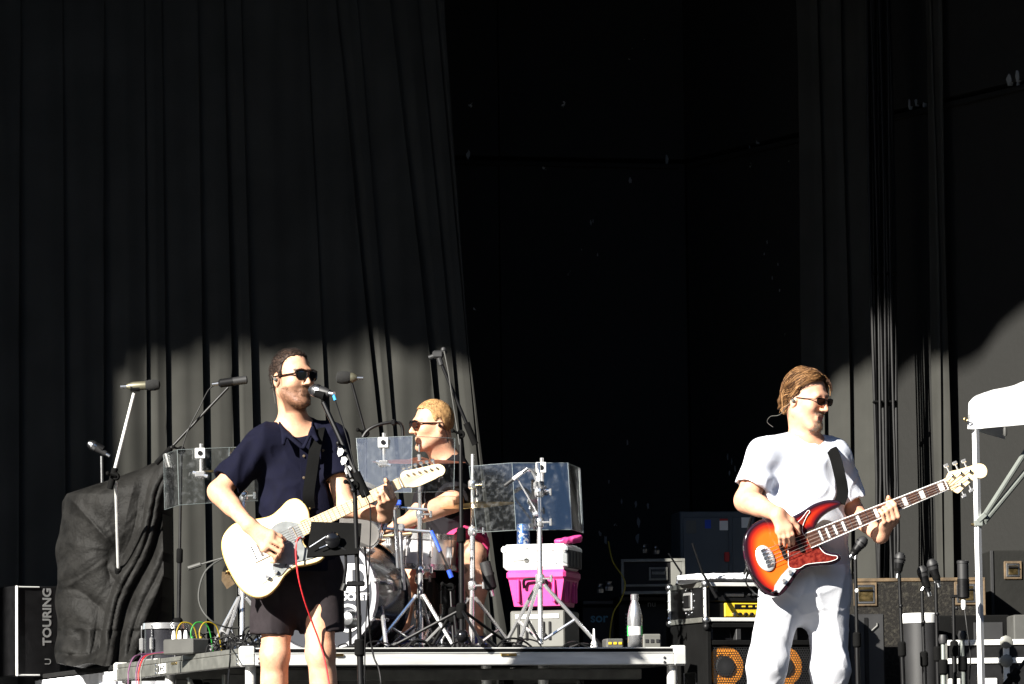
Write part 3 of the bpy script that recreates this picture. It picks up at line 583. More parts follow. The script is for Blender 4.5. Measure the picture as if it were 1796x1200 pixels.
def tufts(parent, roots, col_m, seed=1, n=90, ln=.03, r=.0022, name='hair_strands'):
    rd = random.Random(seed); mb = MB()
    for p, d in roots:
        for _ in range(n):
            q = Vector(p) + V(rd.gauss(0, .012), rd.gauss(0, .012), rd.gauss(0, .012)); e = (Vector(d) + V(rd.gauss(0, .35), rd.gauss(0, .35), rd.gauss(0, .35))).normalized(); l = ln * rd.uniform(.5, 1.3)
            mb.tube([q, q + e * l * .5, q + e * l + V(0, 0, -.25 * l)], [r, r * .8, r * .2], 4, False)
    return mb
def sunglasses(parent, H, R, sc, lens_m, frame_m, w=.024, hgt=.019, drop=0., thin=False):
    f, s, u = R; sg = None
    fm = MB(); t = .0022 if thin else .0038
    for b in (-1, 1):
        c = H(.116, .031 * b, .006 - drop); X = (s * 1 - f * (.22 * b)).normalized(); N = X.cross(u); N = N if N.dot(f) > 0 else -N; N = (N - u * .08).normalized()
        prof = [(-.98, .75), (-.6, .95), (0, 1), (.6, .95), (.98, .75), (.98, .1), (.85, -.5), (.5, -.92), (0, -1), (-.5, -.92), (-.85, -.5), (-.98, .1)]
        loop = [c + X * (a * w * sc) + u * (d * hgt * sc) for a, d in prof]; fm.tube(loop + [loop[0], loop[1]], t * .8, 6, False)
        if not thin: fm.tube([loop[0] + u * .001, loop[2] + u * .002, loop[4] + u * .001], t * 1.35, 6)
        hinge = H(.100, .057 * b, .014 - drop); fm.tube([loop[4] if b > 0 else loop[0], hinge, H(.05, .074 * b, .012 - drop * .5), H(-.015, .083 * b, .012)], t, 6)
    fm.tube([H(.119, -.009, .011 - drop), H(.122, 0, .013 - drop), H(.119, .009, .011 - drop)], t, 6)
    sg = fm.build('sunglasses', frame_m, parent)
    for b in (-1, 1):
        c = H(.116, .031 * b, .006 - drop); X = (s * 1 - f * (.22 * b)).normalized(); N = X.cross(u); N = N if N.dot(f) > 0 else -N; N = (N - u * .08).normalized()
        vs = [c + N * .004]; K_ = 16; prof = spline([(-.95, .72), (0, .97), (.95, .72), (.83, -.45), (0, -.97), (-.83, -.45)], 4, True)
        vs += [c + X * (a * w * sc) + u * (d * hgt * sc) for a, d in prof]; n = len(prof)
        MB().add(vs, [(0, 1 + k, 1 + (k + 1) % n) for k in range(n)]).build('lens', lens_m, sg, sharp=80)
def folds(seed, amp, f=22, vz=.5):
    return lambda x, y, z: amp * (.6 * nz(x, y, z * vz, f, seed) - 1.1 * (1 - np.minimum(1, np.abs(nz(x, y, z * vz, f * .9, seed + 4)))) ** 4 - .6 * (1 - np.minimum(1, np.abs(nz(x, y, z * .8, f * 1.7, seed + 1)))) ** 4 + .4)
class GF:   # guitar frame: u along the neck, v across it, n out of the front
    def __init__(s, o, U, N):
        s.o = Vector(o); s.U = Vector(U).normalized(); N = Vector(N); s.N = (N - s.U * N.dot(s.U)).normalized(); s.V = s.N.cross(s.U)
    def __call__(s, u, v, n=0.): return s.o + s.U * u + s.V * v + s.N * n
def fret_hand(F, G, u, wrist, k=.006, r=.0088, spread=.021, hw=.023, vmid=0., thumb_over=True):
    "left hand round a neck: palm behind and below, fingers over the front"
    for i, (du, tip) in enumerate(((1.5, .010), (.5, .004), (-.5, -.002), (-1.5, -.006))):
        x = u + du * spread; rr = r * (1, 1.03, .98, .86)[i]
        F.chain([G(x - .004, vmid - hw - .030, -.012), G(x, vmid - hw - .022, .026), G(x + .003, vmid - .008 + tip, .040), G(x + .003, vmid + .010 + tip, .020), G(x + .003, vmid + .012 + tip, .008)], [rr * 1.12, rr * 1.05, rr, rr * .92, rr * .82], k)
    F.cap(G(u - 1.4 * spread, vmid - hw - .028, -.018), G(u + 1.4 * spread, vmid - hw - .028, -.018), .014, None, .012)
    F.cap(G(u - .5 * spread, vmid - hw - .030, -.022), wrist, .030, .026, .02, flat=(G.U, 1.35)); F.cap(G(u + .02, vmid - hw - .015, -.035), G(u + .035, vmid + hw * .6, -.032), .014, .012, .012)
    F.chain([G(u + .03, vmid, -.034), G(u + .036, vmid + hw + .006, -.022), G(u + .034, vmid + hw + .016, .0)], [.0125, .0115, .0095], .006)
    return F
# ---------------------------------------------------------------- electric guitars
def poly_dist(pts, U, Vv):
    d = np.full(U.shape, 1e9, np.float32); inside = np.zeros(U.shape, bool); n = len(pts)
    for i in range(n):
        (x0, y0), (x1, y1) = pts[i], pts[(i + 1) % n]; ex, ey = x1 - x0, y1 - y0; wx, wy = U - x0, Vv - y0
        t = np.clip((wx * ex + wy * ey) / (ex * ex + ey * ey + 1e-12), 0, 1); d = np.minimum(d, (wx - ex * t) ** 2 + (wy - ey * t) ** 2)
        c = ((y0 > Vv) != (y1 > Vv)); 
        with np.errstate(divide='ignore', invalid='ignore'): inside ^= c & (U < ex * (Vv - y0) / (ey if ey else 1e-9) + x0)
    d = np.sqrt(d); return np.where(inside, -d, d)
def guitar_body(parent, G, outline, thick, rnd, m, colf, h=.0035, name='body'):
    pts = spline(outline, 6, True); u0 = min(p[0] for p in pts) - .012; u1 = max(p[0] for p in pts) + .012; v0 = min(p[1] for p in pts) - .012; v1 = max(p[1] for p in pts) + .012
    F = Field((u0, v0, -thick - .008), (u1, v1, .008), h); U, W2 = np.meshgrid(F.ax[0], F.ax[1], indexing='ij'); d2 = poly_dist(pts, U, W2)[:, :, None]
    dz = np.abs(F.ax[2] + thick / 2)[None, None, :] - thick / 2; a, b = d2 + rnd, dz + rnd; F.F = (np.minimum(np.maximum(a, b), 0) + np.sqrt(np.maximum(a, 0) ** 2 + np.maximum(b, 0) ** 2) - rnd).astype(np.float32)
    o = F.mesh(name, m, None, (lambda v: colf(v, poly_dist(pts, v[:, 0], v[:, 1]))), smooth=1)
    me = o.data; me.transform(Matrix.Translation(o.location)); R = Matrix((G.U, G.V, G.N)).transposed().to_4x4(); R.translation = G.o - OFF[parent.name]; me.transform(R)
    o.location = (0, 0, 0); o.parent = parent; OFF[o.name] = OFF[parent.name]; return o
def knob(G, u, v, parent, r=.009, hgt=.018, m='chrome'): return MB().lathe([(r, 0), (r, hgt * .8), (r * .85, hgt)], G(u, v, .002), G.N, 14).build('knob', m, parent)
def neck(parent, G, u0, u1, w0, w1, depth, m_board, m_neck, nfr, scale_len, inlays=(), bind=None):
    mb = MB(); sec = []
    for u, w in ((u0, w0), (u1, w1)): sec.append([G(u, w / 2, .008), G(u, w / 2, -.002), G(u, w * .3, -depth * .8), G(u, 0, -depth), G(u, -w * .3, -depth * .8), G(u, -w / 2, -.002), G(u, -w / 2, .008)])
    nk = mb.add(sec[0] + sec[1], [(i, (i + 1) % 7, 7 + (i + 1) % 7, 7 + i) for i in range(7)] + [tuple(range(7))[::-1], tuple(range(7, 14))]).build('neck', m_neck, parent)
    MB().add([G(u0, w0 / 2, .0085), G(u0, -w0 / 2, .0085), G(u1, -w1 / 2, .0085), G(u1, w1 / 2, .0085), G(u0, w0 / 2, .012), G(u0, -w0 / 2, .012), G(u1, -w1 / 2, .012), G(u1, w1 / 2, .012)], [(0, 1, 2, 3), (7, 6, 5, 4), (0, 4, 5, 1), (1, 5, 6, 2), (2, 6, 7, 3), (3, 7, 4, 0)]).build('fingerboard', m_board, nk)
    W = lambda u: w0 + (w1 - w0) * (u - u0) / (u1 - u0)
    if bind:
        for sgn in (1, -1): MB().tube([G(u0, sgn * w0 / 2, .0115), G(u1, sgn * w1 / 2, .0115)], .0022, 6).build('binding', bind, nk)
    fp = [scale_len * (2 ** (-k / 12)) for k in range(0, nfr + 2)]
    for k in range(1, nfr + 1):
        u = fp[k]
        if u > u0 + .002: MB().box(G(u, 0, .0125), (.0022, W(u) * .97, .002), (G.U, G.V, G.N)).build('fret', 'steel', nk)
    for k in inlays:
        u = (fp[k] + fp[k - 1]) / 2
        if u > u0 + .006: MB().box(G(u, 0, .0123), ((fp[k - 1] - fp[k]) * .48, W(u) * .72, .0012), (G.U, G.V, G.N)).build('inlay', 'pearl', nk)
    return nk
# ------------------------------------------------------------------ SINGER
GS = GF(P(455, 965, 19.84), (.905, .06, .423), (.03, -1, .10))
sg = thing('person', 'singer in navy short-sleeved shirt, black shorts and sunglasses playing a cream guitar at the microphone', 'person', P(520, 1362, 20.02))
SH = P(511, 667, 20.0); Hs, Rs = head_frame(SH, (math.sin(math.radians(40)), -math.cos(math.radians(40)), .06), (0.02, 0, 1), .95)
nk_ = P(514, 752, 20.07); shR, shL = P(466, 776, 20.02), P(577, 772, 20.07); elR, elL = P(383, 862, 19.95), P(606, 890, 19.99); wrR = GS(.004, .105, .052); wrL = GS(.535, -.085, -.075)
F = Field((min(elR.x, shR.x) - .1, 19.62, -.02), (GS(.66, 0).x + .02, 20.30, P(520, 606, 20).z), .005)
tf = (.2, -1, 0)
sculpt_head(F, Hs, Rs, .95, nk_, .3, .050)
F.cap(P(520, 815, 20.08), P(525, 985, 20.07), .150, .140, .03, flat=(tf, .62)); F.cap(shR, shL, .055, None, .04); F.cap(nk_, shR, .05, .05, .05); F.cap(nk_, shL, .05, .05, .05)
F.chain([shR, elR, wrR], [.052, .043, .029], .02); F.cap(elR + (wrR - elR) * .1, elR + (wrR - elR) * .45, .044, .038, .02); F.chain([shL, elL, wrL], [.05, .042, .029], .02)
# right hand, half closed over the strings with a pick
kn = [GS(.072, .026, .066), GS(.056, .010, .072), GS(.036, -.004, .070), GS(.014, -.014, .062)]
F.cap(wrR, (kn[0] + kn[1]) / 2, .028, .021, .015, flat=(GS.N, .75)); F.cap(wrR, (kn[2] + kn[3]) / 2, .026, .020, .015, flat=(GS.N, .75)); F.cap(kn[0], kn[3], .0135, .0125, .012)
pip = [GS(.096, -.016, .062), GS(.090, -.036, .066), GS(.070, -.053, .062), GS(.046, -.064, .054)]
for a, b, r in zip(kn, pip, (.0098, .0102, .0096, .0085)):
    c_ = b + GS.U * -.010 + GS.V * -.012 + GS.N * -.022; F.chain([a, b, c_, c_ - GS.U * .016 + GS.N * -.010 + GS.V * .006], [r * 1.1, r, r * .92, r * .8], .004)
F.chain([wrR + GS.U * .025 - GS.V * .02, GS(.076, .034, .050), GS(.100, .006, .046), GS(.112, -.012, .036)], [.015, .0125, .0105, .0085], .008)
fret_hand(F, GS, .565, wrL)
hipY = 20.08; kR, kL = P(482, 1150, 20.03), P(562, 1146, 20.03); aR, aL = P(478, 1318, 20.06), P(580, 1318, 20.06); hR, hL = P(492, 1010, hipY), P(558, 1010, hipY)
for hp, kk, an in ((hR, kR, aR), (hL, kL, aL)):
    F.chain([hp, kk, an], [.082, .057, .038], .03); F.ell(kk + V(.0, -.012, .0), [V(1, 0, 0), V(0, 1, 0), V(0, 0, 1)], (.048, .05, .055), .03); cf_ = kk + (an - kk) * .28 + V(0, .02, 0); F.ell(cf_, [V(1, 0, 0), V(0, 1, 0), V(0, 0, 1)], (.052, .055, .11), .03)
    F.cap(an + V(0, .02, -.035), an + V(.03, -.15, -.06), .034, .026, .02)
def skin_s(v):
    f, s, u = head_local(v, SH, Rs, .95); c = np.tile(SK, (len(v), 1)); g = .5 + .5 * nz(v[:, 0], v[:, 1], v[:, 2], 900, 3); hd = (u > -.15) & (np.abs(f) < .15) & (u < .16) & (np.abs(s) < .12)
    beard = np.clip((.055 - u - np.abs(f - .03) * .5) * 0 + 1, 0, 1) * np.clip((-.032 - u) / .012, 0, 1) * np.clip((f - .008 + (u + .03) * -.25) / .012, 0, 1) * np.clip((u + .155) / .02, 0, 1)
    side = np.clip((f + .004) / .008, 0, 1) * np.clip((.030 - f) / .01, 0, 1) * np.clip((.03 - u) / .02, 0, 1) * (u > -.09) * (np.abs(s) > .05)
    lip = (np.abs(u + .069) < .009) & (np.abs(s) < .015) & (f > .088); chk = np.clip((-.030 - u) / .02, 0, 1) * np.clip((u + .06) / .03, 0, 1) * np.clip((np.abs(s) - .024) / .02, 0, 1) * .75
    k = np.where(hd, np.maximum(beard - chk * (f > .05), side * .7), 0)[:, None] * (.80 + .2 * g)[:, None]; k = np.clip(k, 0, .80) * .95
    c = c * (1 - k) + np.array((.085, .036, .019)) * k
    brow = hd & (np.abs(u - .032) < .005) & (f > .08) & (np.abs(np.abs(s) - .03) < .02); c[brow] = (.06, .03, .02); return blotch(v, c * (.92 + .12 * g)[:, None], 3)
sbody = F.mesh('body', 'skin', sg, skin_s)
def bmask(v): f, s, u = head_local(v, SH, Rs, .95); return (u < -.036) & (u > -.14) & (f > .012 - (u + .03) * .25) & (f < .13) & (np.abs(s) < .08) & ~((np.abs(u + .068) < .012) & (np.abs(s) < .018)) & ~((u > -.058) & (np.abs(s) > .028) & (f > .055))
whiskers(sg, sbody, bmask, 850, .004, ('strand_brown', 'strand_brown2', 'strand_dark2'))
LS = [(-.2, -.06), (-.06, -.055), (-.03, -.045), (-.012, .028), (.006, .036), (.018, -.0), (.030, .006), (.037, .07), (.055, .098), (.08, .103), (.12, .105)]
hair(sg, SH, Hs, Rs, .95, LS, .006, 'hairdark', (.018, .012, .010), lumps=.0025, col2=(.045, .028, .020))
short_flow = lambda f, s, u, rd: (-.35 + rd.gauss(0, .4), .5 * s / .08 + rd.gauss(0, .35), .45 * (1 if u > .05 else -1) + rd.gauss(0, .4))
strands(sg, Hs, Rs, .95, LS, .004, 1700, ('strand_dark', 'strand_dark', 'strand_dark2'), .014, short_flow, 3, .0010, .55, 3)
sunglasses(sg, Hs, Rs, .95, 'lens', 'tortoise', .0275, .0225)
MB().lathe([(.006, 0), (.009, .004), (.006, .010)], Hs(.002, .086, -.002), Rs[1], 10).tube(spline([Hs(.0, .094, -.004), Hs(-.03, .088, .02), Hs(-.045, .07, -.03), Hs(-.05, .055, -.10)], 5), .0009, 5).build('ear_monitor', 'ltgrey', sg)
# shirt
F = Field((P(360, 800, 20).x, 19.7, P(520, 1015, 20).z), (P(630, 800, 20).x, 20.36, P(520, 715, 20).z), .0055)
seR = shR + (elR - shR) * .83; seL = shL + (elL - shL) * .56; q = (elR - shR).normalized(); q2 = (elL - shL).normalized()
F.cap(shR, shR + (elR - shR) * 1.1, .070, .077, .05); F.plane(seR, q); F2 = Field(F.lo, [a_[-1] for a_ in F.ax], F.h); F2.cap(shL, shL + (elL - shL) * .9, .066, .072, .05); F2.plane(seL, q2); F.F = np.minimum(F.F, F2.F[:F.F.shape[0], :F.F.shape[1], :F.F.shape[2]])
F.cap(P(519, 818, 20.07), P(522, 905, 20.05), .168, .158, .04, flat=(tf, .66)); F.cap(P(522, 905, 20.05), P(524, 1040, 20.05), .158, .176, .04, flat=(tf, .68))
F.cap(P(474, 782, 20.04), P(570, 779, 20.08), .068, .066, .05); F.cap(nk_ + V(0, .02, -.012), shR, .062, .062, .05); F.cap(nk_ + V(0, .02, -.012), shL, .062, .062, .05)
F.warp(folds(11, .0075, 20)); sag = P(505, 905, 19.9)
F.warp(lambda x, y, z: .006 * np.sin((x * .8 + z * 1.0) * 60 + 2 * np.sin(z * 9)) * np.exp(-((x - sag.x) ** 2 + (z - sag.z) ** 2) / .03) + .007 * np.sin((x - z * .35) * 75) * np.exp(-((x - P(425, 800, 20).x) ** 2 + (z - P(425, 800, 20).z) ** 2) / .008))
F.plane(P(524, 1003, 20), (0, 0, -1))
F.cap(seR - q * .03, seR + q * .3, .056, .066, .006, op='s'); F.cap(seL - q2 * .03, seL + q2 * .3, .054, .064, .006, op='s')
F.cap(P(523, 736, 19.97), P(530, 777, 19.90), .047, .006, .004, op='s'); F.cap(Hs(-.03, 0, -.06), nk_ + V(.003, -.004, -.01), .053, .056, .004, op='s')
shirt = F.mesh('shirt', 'navy', sg)
# collar, placket and buttons
cw = spline([P(529, 781, 19.905), P(507, 762, 19.925), P(491, 742, 20.0), P(498, 731, 20.09), P(520, 729, 20.13), P(542, 732, 20.09), P(548, 742, 20.02), P(544, 758, 19.93), P(533, 781, 19.905)], 6)
F = Field((P(470, 800, 20).x, 19.82, P(520, 800, 20).z), (P(570, 800, 20).x, 20.22, P(520, 715, 20).z), .004)
for i in range(len(cw) - 1): F.cap(cw[i], cw[i + 1], .0042, None, .003); F.cap(Vector(cw[i]) + V(0, -.006, -.012), Vector(cw[i + 1]) + V(0, -.006, -.012), .0042, None, .008)
for a, b, c in ((P(494, 750, 19.955), P(503, 763, 19.925), P(497, 778, 19.90)), (P(549, 750, 19.96), P(544, 760, 19.93), P(556, 772, 19.91))):
    F.cap(a, c, .007, .005, .01); F.cap(b, c, .006, .005, .01); F.cap((a + b) / 2, c, .007, .005, .01)
F.mesh('collar', 'navy', shirt)
MB().ribbon(spline([P(531, 781, 19.922), P(532, 820, 19.925), P(534, 870, 19.925), P(535, 930, 19.93), P(535, 998, 19.925)], 6), V(1, .2, 0), .026, .0035).build('placket', 'navy', shirt)
for px, py, Y in ((533, 800, 19.915), (533, 838, 19.917), (535, 877, 19.917), (513, 771, 19.92), (567, 790, 19.955)): MB().lathe([(.0055, 0), (.006, .002), (.004, .0035)], P(px, py, Y), V(.1, -1, 0), 10).build('button', 'wornwood', shirt)
# shorts
F = Field((P(425, 1000, 20).x, 19.85, P(520, 1125, 20).z), (P(612, 1000, 20).x, 20.36, P(520, 960, 20).z), .0055)
F.cap(P(524, 985, 20.08), P(524, 1020, 20.09), .168, .168, .04, flat=(tf, .72)); eR, eL = P(476, 1114, 20.05), P(566, 1110, 20.06)
F.cap(P(484, 1010, 20.08), P(474, 1150, 20.05), .102, .088, .04); F.cap(P(562, 1010, 20.09), P(567, 1150, 20.06), .100, .083, .04)
F.warp(folds(23, .0055, 20, .35)); F.plane(P(520, 972, 20), (0, 0, 1)); F.plane(eR, (-.06, 0, -1), ((eR.x - .2, 19.8, eR.z - .2), (P(522, 1100, 20).x, 20.4, eR.z + .05))); F.plane(eL, (.05, 0, -1), ((P(522, 1100, 20).x, 19.8, eL.z - .2), (eL.x + .2, 20.4, eL.z + .05)))
F.cap(eR + V(0, 0, .03), eR - V(0, 0, .1), .070, .072, .004, op='s'); F.cap(eL + V(0, 0, .03), eL - V(0, 0, .1), .066, .068, .004, op='s'); F.mesh('shorts', 'shorts', sg)
def shoe(parent, an, d, m='black'):
    d = Vector(d).normalized(); F = Field(np.array(an) - .36, np.array(an) + .36, .008); F.cap(an + V(0, 0, -.03) - d * .03, an + V(0, 0, -.055) + d * .15, .045, .037, .03); F.cap(an, an - V(0, 0, .03), .048, .046, .03); F.plane(an - V(0, 0, .085), (0, 0, -1)); F.plane(an + V(0, 0, .03), (0, 0, 1)); return F.mesh('shoe', m, parent)
for an in (aR, aL): shoe(sg, an, (.25, -1, 0))
# the singer's guitar
gt = thing('electric_guitar', 'cream solid-body electric guitar with grey pickguard and maple neck held by the singer', 'guitar', GS(0, 0, 0))
TO = [(-.150, -.02), (-.143, .06), (-.115, .115), (-.06, .145), (.0, .142), (.055, .122), (.105, .112), (.150, .122), (.195, .138), (.232, .130), (.252, .098), (.255, .060), (.247, .033), (.25, .027), (.2, .0262), (.192, -.0262), (.184, -.036), (.180, -.058), (.190, -.082), (.214, -.096), (.237, -.108), (.243, -.126), (.229, -.144), (.195, -.150), (.150, -.142), (.105, -.130), (.055, -.140), (.0, -.172), (-.055, -.186), (-.105, -.168), (-.140, -.110)]
def telecol(v, d):
    e = np.clip((d + .010) / .008, 0, 1)[:, None]; return np.array((.80, .70, .50)) * (1 - e) + np.array((.62, .42, .13)) * e
mat('telefin', (.8, .7, .5), .22, attr=True, var=.04, coat=.4)
guitar_body(gt, GS, TO, .045, .006, 'telefin', telecol)
PG = [(.246, .03), (.20, .028), (.15, .062), (.10, .066), (.06, .045), (.055, .03), (.058, -.03), (.06, -.05), (.028, -.070), (.010, -.115), (.03, -.135), (.075, -.118), (.115, -.112), (.16, -.122), (.205, -.128), (.222, -.118), (.215, -.108), (.185, -.095), (.172, -.06), (.176, -.034), (.195, -.0285)]
MB().prism(spline(PG, 3, True)[::-1], GS.o, GS.U, GS.V, GS.N, .0015, .0045).build('pickguard', 'pickgrey', gt)
bp_ = MB().box(GS(.02, 0, .003), (.115, .082, .004), (GS.U, GS.V, GS.N), .001).build('bridge_plate', 'alu', gt)
for k in range(3): MB().tube([GS(0, .018 - .018 * k - .006, .009), GS(0, .018 - .018 * k + .008, .009)], .005, 8).build('saddle', 'steel', bp_)
for k in range(6): MB().lathe([(.0028, 0), (.0028, .003)], GS(-.026, .026 - .0105 * k, .005), GS.N, 6).build('screw', 'black', bp_)
MB().box(GS(.05, -.004, .006), (.018, .075, .006), ((GS.U - GS.V * .18).normalized(), (GS.V + GS.U * .18).normalized(), GS.N), .004).build('pickup', 'black', gt); MB().box(GS(.155, 0, .008), (.02, .066, .008), (GS.U, GS.V, GS.N), .006).build('pickup', 'chrome', gt)
MB().prism([(-.0475, -.132), (.10, -.117), (.103, -.092), (-.045, -.107)], GS.o, GS.U, GS.V, GS.N, .001, .003).build('control_plate', 'alu', gt)
knob(GS, -.02, -.117, gt); knob(GS, .022, -.112, gt); MB().tube([GS(.068, -.106, .002), GS(.074, -.106, .022)], [.003, .004], 8).build('selector', 'black', gt)
nk0 = neck(gt, GS, .192, .648, .056, .043, .022, 'maple', 'maple', 21, .648); MB().box(GS(.6485, 0, .013), (.004, .043, .006), (GS.U, GS.V, GS.N)).build('nut', 'pearl', nk0)
HS = [(.650, -.021), (.672, -.026), (.700, -.038), (.740, -.044), (.790, -.036), (.812, -.030), (.826, -.020), (.838, -.004), (.834, .016), (.818, .026), (.802, .022), (.790, .012), (.770, .014), (.735, .024), (.700, .030), (.676, .031), (.660, .023), (.650, .021)]
HS = [(.650, -.021), (.668, -.026), (.69, -.035), (.715, -.0375), (.75, -.034), (.785, -.030), (.802, -.026), (.822, -.024), (.838, -.010), (.840, .008), (.828, .024), (.810, .028), (.76, .033), (.71, .038), (.685, .042), (.668, .036), (.658, .024), (.650, .021)]
HS = [(u, v - max(0, u - .655) * .13) for u, v in HS]
hd = MB().prism(spline(HS, 3, True), GS.o, GS.U, GS.V, GS.N, -.012, .003).build('headstock', 'maple', gt)
for k in range(6):
    u = .688 + k * .0245; v = .022 - .002 * k - (u - .655) * .13; tp = MB().lathe([(.0045, 0), (.0045, .010), (.003, .012)], GS(u, v, .003), GS.N, 10).build('tuner', 'steel', hd)
    MB().tube([GS(u, v + .012, -.006), GS(u, v + .031, -.006)], .003, 6).box(GS(u, v + .037, -.006), (.016, .014, .006), (GS.U, GS.V, GS.N), .003).build('tuner_button', 'steel', tp)
    yb = .0262 - .0105 * k; yn = .0178 - .0071 * k; MB().tube([GS(-.003, yb, .014), GS(.648, yn, .0165), GS(u, v + .004, .008)], .0008, 4).build('string', 'string', gt)
MB().lathe([(.004, 0), (.004, .008), (.007, .010), (.007, .014)], GS(-.148, -.02, -.022), -GS.U, 10).build('strap_button', 'brass', gt); MB().lathe([(.004, 0), (.004, .008), (.007, .010), (.007, .014)], GS(.252, .07, -.022), GS.U, 10).build('strap_button', 'brass', gt)
st = spline([GS(.262, .070, -.02), P(541, 868, 19.862), P(546, 830, 19.89), P(552, 790, 19.915), P(557, 765, 19.945), P(560, 752, 20.0), P(559, 748, 20.08), P(552, 760, 20.19), P(530, 820, 20.23), P(490, 900, 20.22), P(440, 960, 20.1), P(400, 985, 19.95), GS(-.158, -.02, -.022)], 8)
MB().ribbon(st, [V(1, .1, .15)] * 60 + [V(.5, .2, 1)] * (len(st) - 60), .048, .002).build('strap', 'blackmat', gt)
MB().ribbon([GS(-.16, -.02, -.03), GS(-.175, -.045, -.035), GS(-.17, -.08, -.04)], V(1, .2, 0), .04, .003).build('strap_end', 'wornwood', gt)
rc = spline([P(534, 944, 19.90), P(525, 944, 19.82), P(520, 952, 19.80), P(519, 975, 19.80), P(523, 1010, 19.81), P(533, 1050, 19.86), P(547, 1090, 19.93), P(560, 1125, 19.955), P(570, 1160, 19.95), P(577, 1200, 19.95), P(582, 1260, 19.93), V(P(584, 1300, 19.93).x, 19.93, .05), V(P(590, 1300, 19.8).x, 19.7, .005), V(-.4, 19.2, .005)], 6)
MB().tube(rc, .0037, 7).build('guitar_cable', 'redcable', label='red guitar cable hanging in front of the singer\'s shorts', cat='cable')
# ------------------------------------------------------------------ BASS PLAYER
GB = GF(P(1341, 980, 20.43), (.925, .17, .367), (.17, -1, .09))
bp = thing('person', 'bass player in pale grey T-shirt, white trousers and sunglasses looking down at the right', 'person', P(1405, 1362, 20.72))
BH = P(1413, 703, 20.72); Hb, Rb = head_frame(BH, (math.sin(math.radians(47)), -math.cos(math.radians(47)), -.17), (.06, -.05, 1), .97)
nkb = P(1412, 782, 20.78); bR, bL = P(1338, 800, 20.66), P(1464, 803, 20.80); beR, beL = P(1310, 878, 20.60), P(1497, 900, 20.84); bwR = GB(.118, .150, .048); bwL = GB(.53, -.095, -.07)
F = Field((P(1280, 800, 20.6).x, 20.22, -.02), (GB(.62, 0).x + .03, 21.02, P(1413, 640, 20.7).z), .005)
sculpt_head(F, Hb, Rb, .97, nkb, .8, .056)
tb = (.36, -1, 0)
F.cap(P(1405, 830, 20.75), P(1415, 990, 20.72), .16, .155, .03, flat=(tb, .7)); F.cap(bR, bL, .055, None, .04); F.cap(nkb, bR, .055, .05, .05); F.cap(nkb, bL, .055, .05, .05)
F.chain([bR, beR, bwR], [.058, .050, .031], .02); F.cap(beR, beR + (bwR - beR) * .4, .050, .044, .02); F.chain([bL, beL, bwL], [.054, .046, .031], .02)
kb = [GB(.142, .080, .056), GB(.124, .074, .060), GB(.105, .076, .060), GB(.088, .084, .054)]; tp_ = [GB(.136, .010, .026), GB(.118, .012, .024), GB(.098, .018, .024), GB(.080, .028, .024)]
F.cap(bwR, (kb[0] + kb[1]) / 2, .029, .020, .015, flat=(GB.N, .75)); F.cap(bwR, (kb[2] + kb[3]) / 2, .029, .020, .015, flat=(GB.N, .75)); F.cap(kb[0], kb[3], .0125, None, .012)
for a, b, r in zip(kb, tp_, (.0098, .0104, .0098, .0086)):
    m1 = a + (b - a) * .45 + GB.N * .016; m2 = a + (b - a) * .78 + GB.N * .008; F.chain([a, m1, m2, b], [r * 1.1, r, r * .92, r * .8], .004)
F.chain([bwR + GB.U * .02, GB(.165, .105, .045), GB(.178, .07, .036), GB(.176, .045, .028)], [.016, .0135, .0115, .0095], .008)
fret_hand(F, GB, .575, bwL, r=.0100, spread=.022, hw=.028)
bhR, bhL = P(1376, 1020, 20.65), P(1452, 1020, 20.70); bkR, bkL = P(1347, 1165, 20.58), P(1455, 1170, 20.68); baR, baL = P(1332, 1325, 20.70), P(1452, 1325, 20.80)
for hp, kk, an in ((bhR, bkR, baR), (bhL, bkL, baL)): F.chain([hp, kk, an], [.085, .06, .04], .03); F.cap(an + V(0, .02, -.035), an + V(.05, -.15, -.06), .034, .026, .02)
def skin_b(v):
    f, s, u = head_local(v, BH, Rb, .97); c = np.tile(SK * (1.02, .98, 1.0), (len(v), 1)); g = .5 + .5 * nz(v[:, 0], v[:, 1], v[:, 2], 240, 5); hd = (u > -.15) & (np.abs(f) < .15) & (u < .16) & (np.abs(s) < .12)
    gt_ = np.clip((-.074 - u) / .01, 0, 1) * np.clip((f - .055) / .015, 0, 1) * np.clip((.04 - np.abs(s)) / .012, 0, 1) + np.clip((-.040 - u) / .006, 0, 1) * np.clip((u + .060) / .006, 0, 1) * (f > .085) * (np.abs(s) < .03)
    k = (np.where(hd, np.clip(gt_, 0, 1), 0) * (.3 + .5 * g))[:, None]; c = c * (1 - k) + np.array((.10, .08, .065)) * k
    lip = (np.abs(u + .067) < .013) & (np.abs(s) < .018) & (f > .085) & hd; c[lip] = (.45, .18, .16); nose = hd & (f > .105) & (u > -.05); c[nose] = c[nose] * (1, .9, .88); return blotch(v, c * (.94 + .1 * g)[:, None], 6)
bbody = F.mesh('body', 'skin', bp, skin_b)
def gmask(v): f, s, u = head_local(v, BH, Rb, .97); return (((u < -.080) & (u > -.135) & (f > .06)) | ((u < -.044) & (u > -.057) & (f > .088))) & (f < .13) & (np.abs(s) < .032)
whiskers(bp, bbody, gmask, 500, .006, ('ltgrey', 'strand_brown2'))
def bhair(F):
    for k in range(14):
        rr = random.Random(k); b = -.07 + .14 * k / 13; F.chain([Hb(-.085, b * .95, .03), Hb(-.100, b * .9, -.015), Hb(-.098, b * .8, -.035 - rr.uniform(0, .010)), Hb(-.115, b * .8, -.048 - rr.uniform(0, .012))], [.009, .009, .006, .003], .008)
LB = [(-.2, -.045), (-.05, -.04), (-.028, -.02), (-.014, .022), (.012, .028), (.022, .030), (.034, .06), (.05, .088), (.075, .104), (.12, .106)]
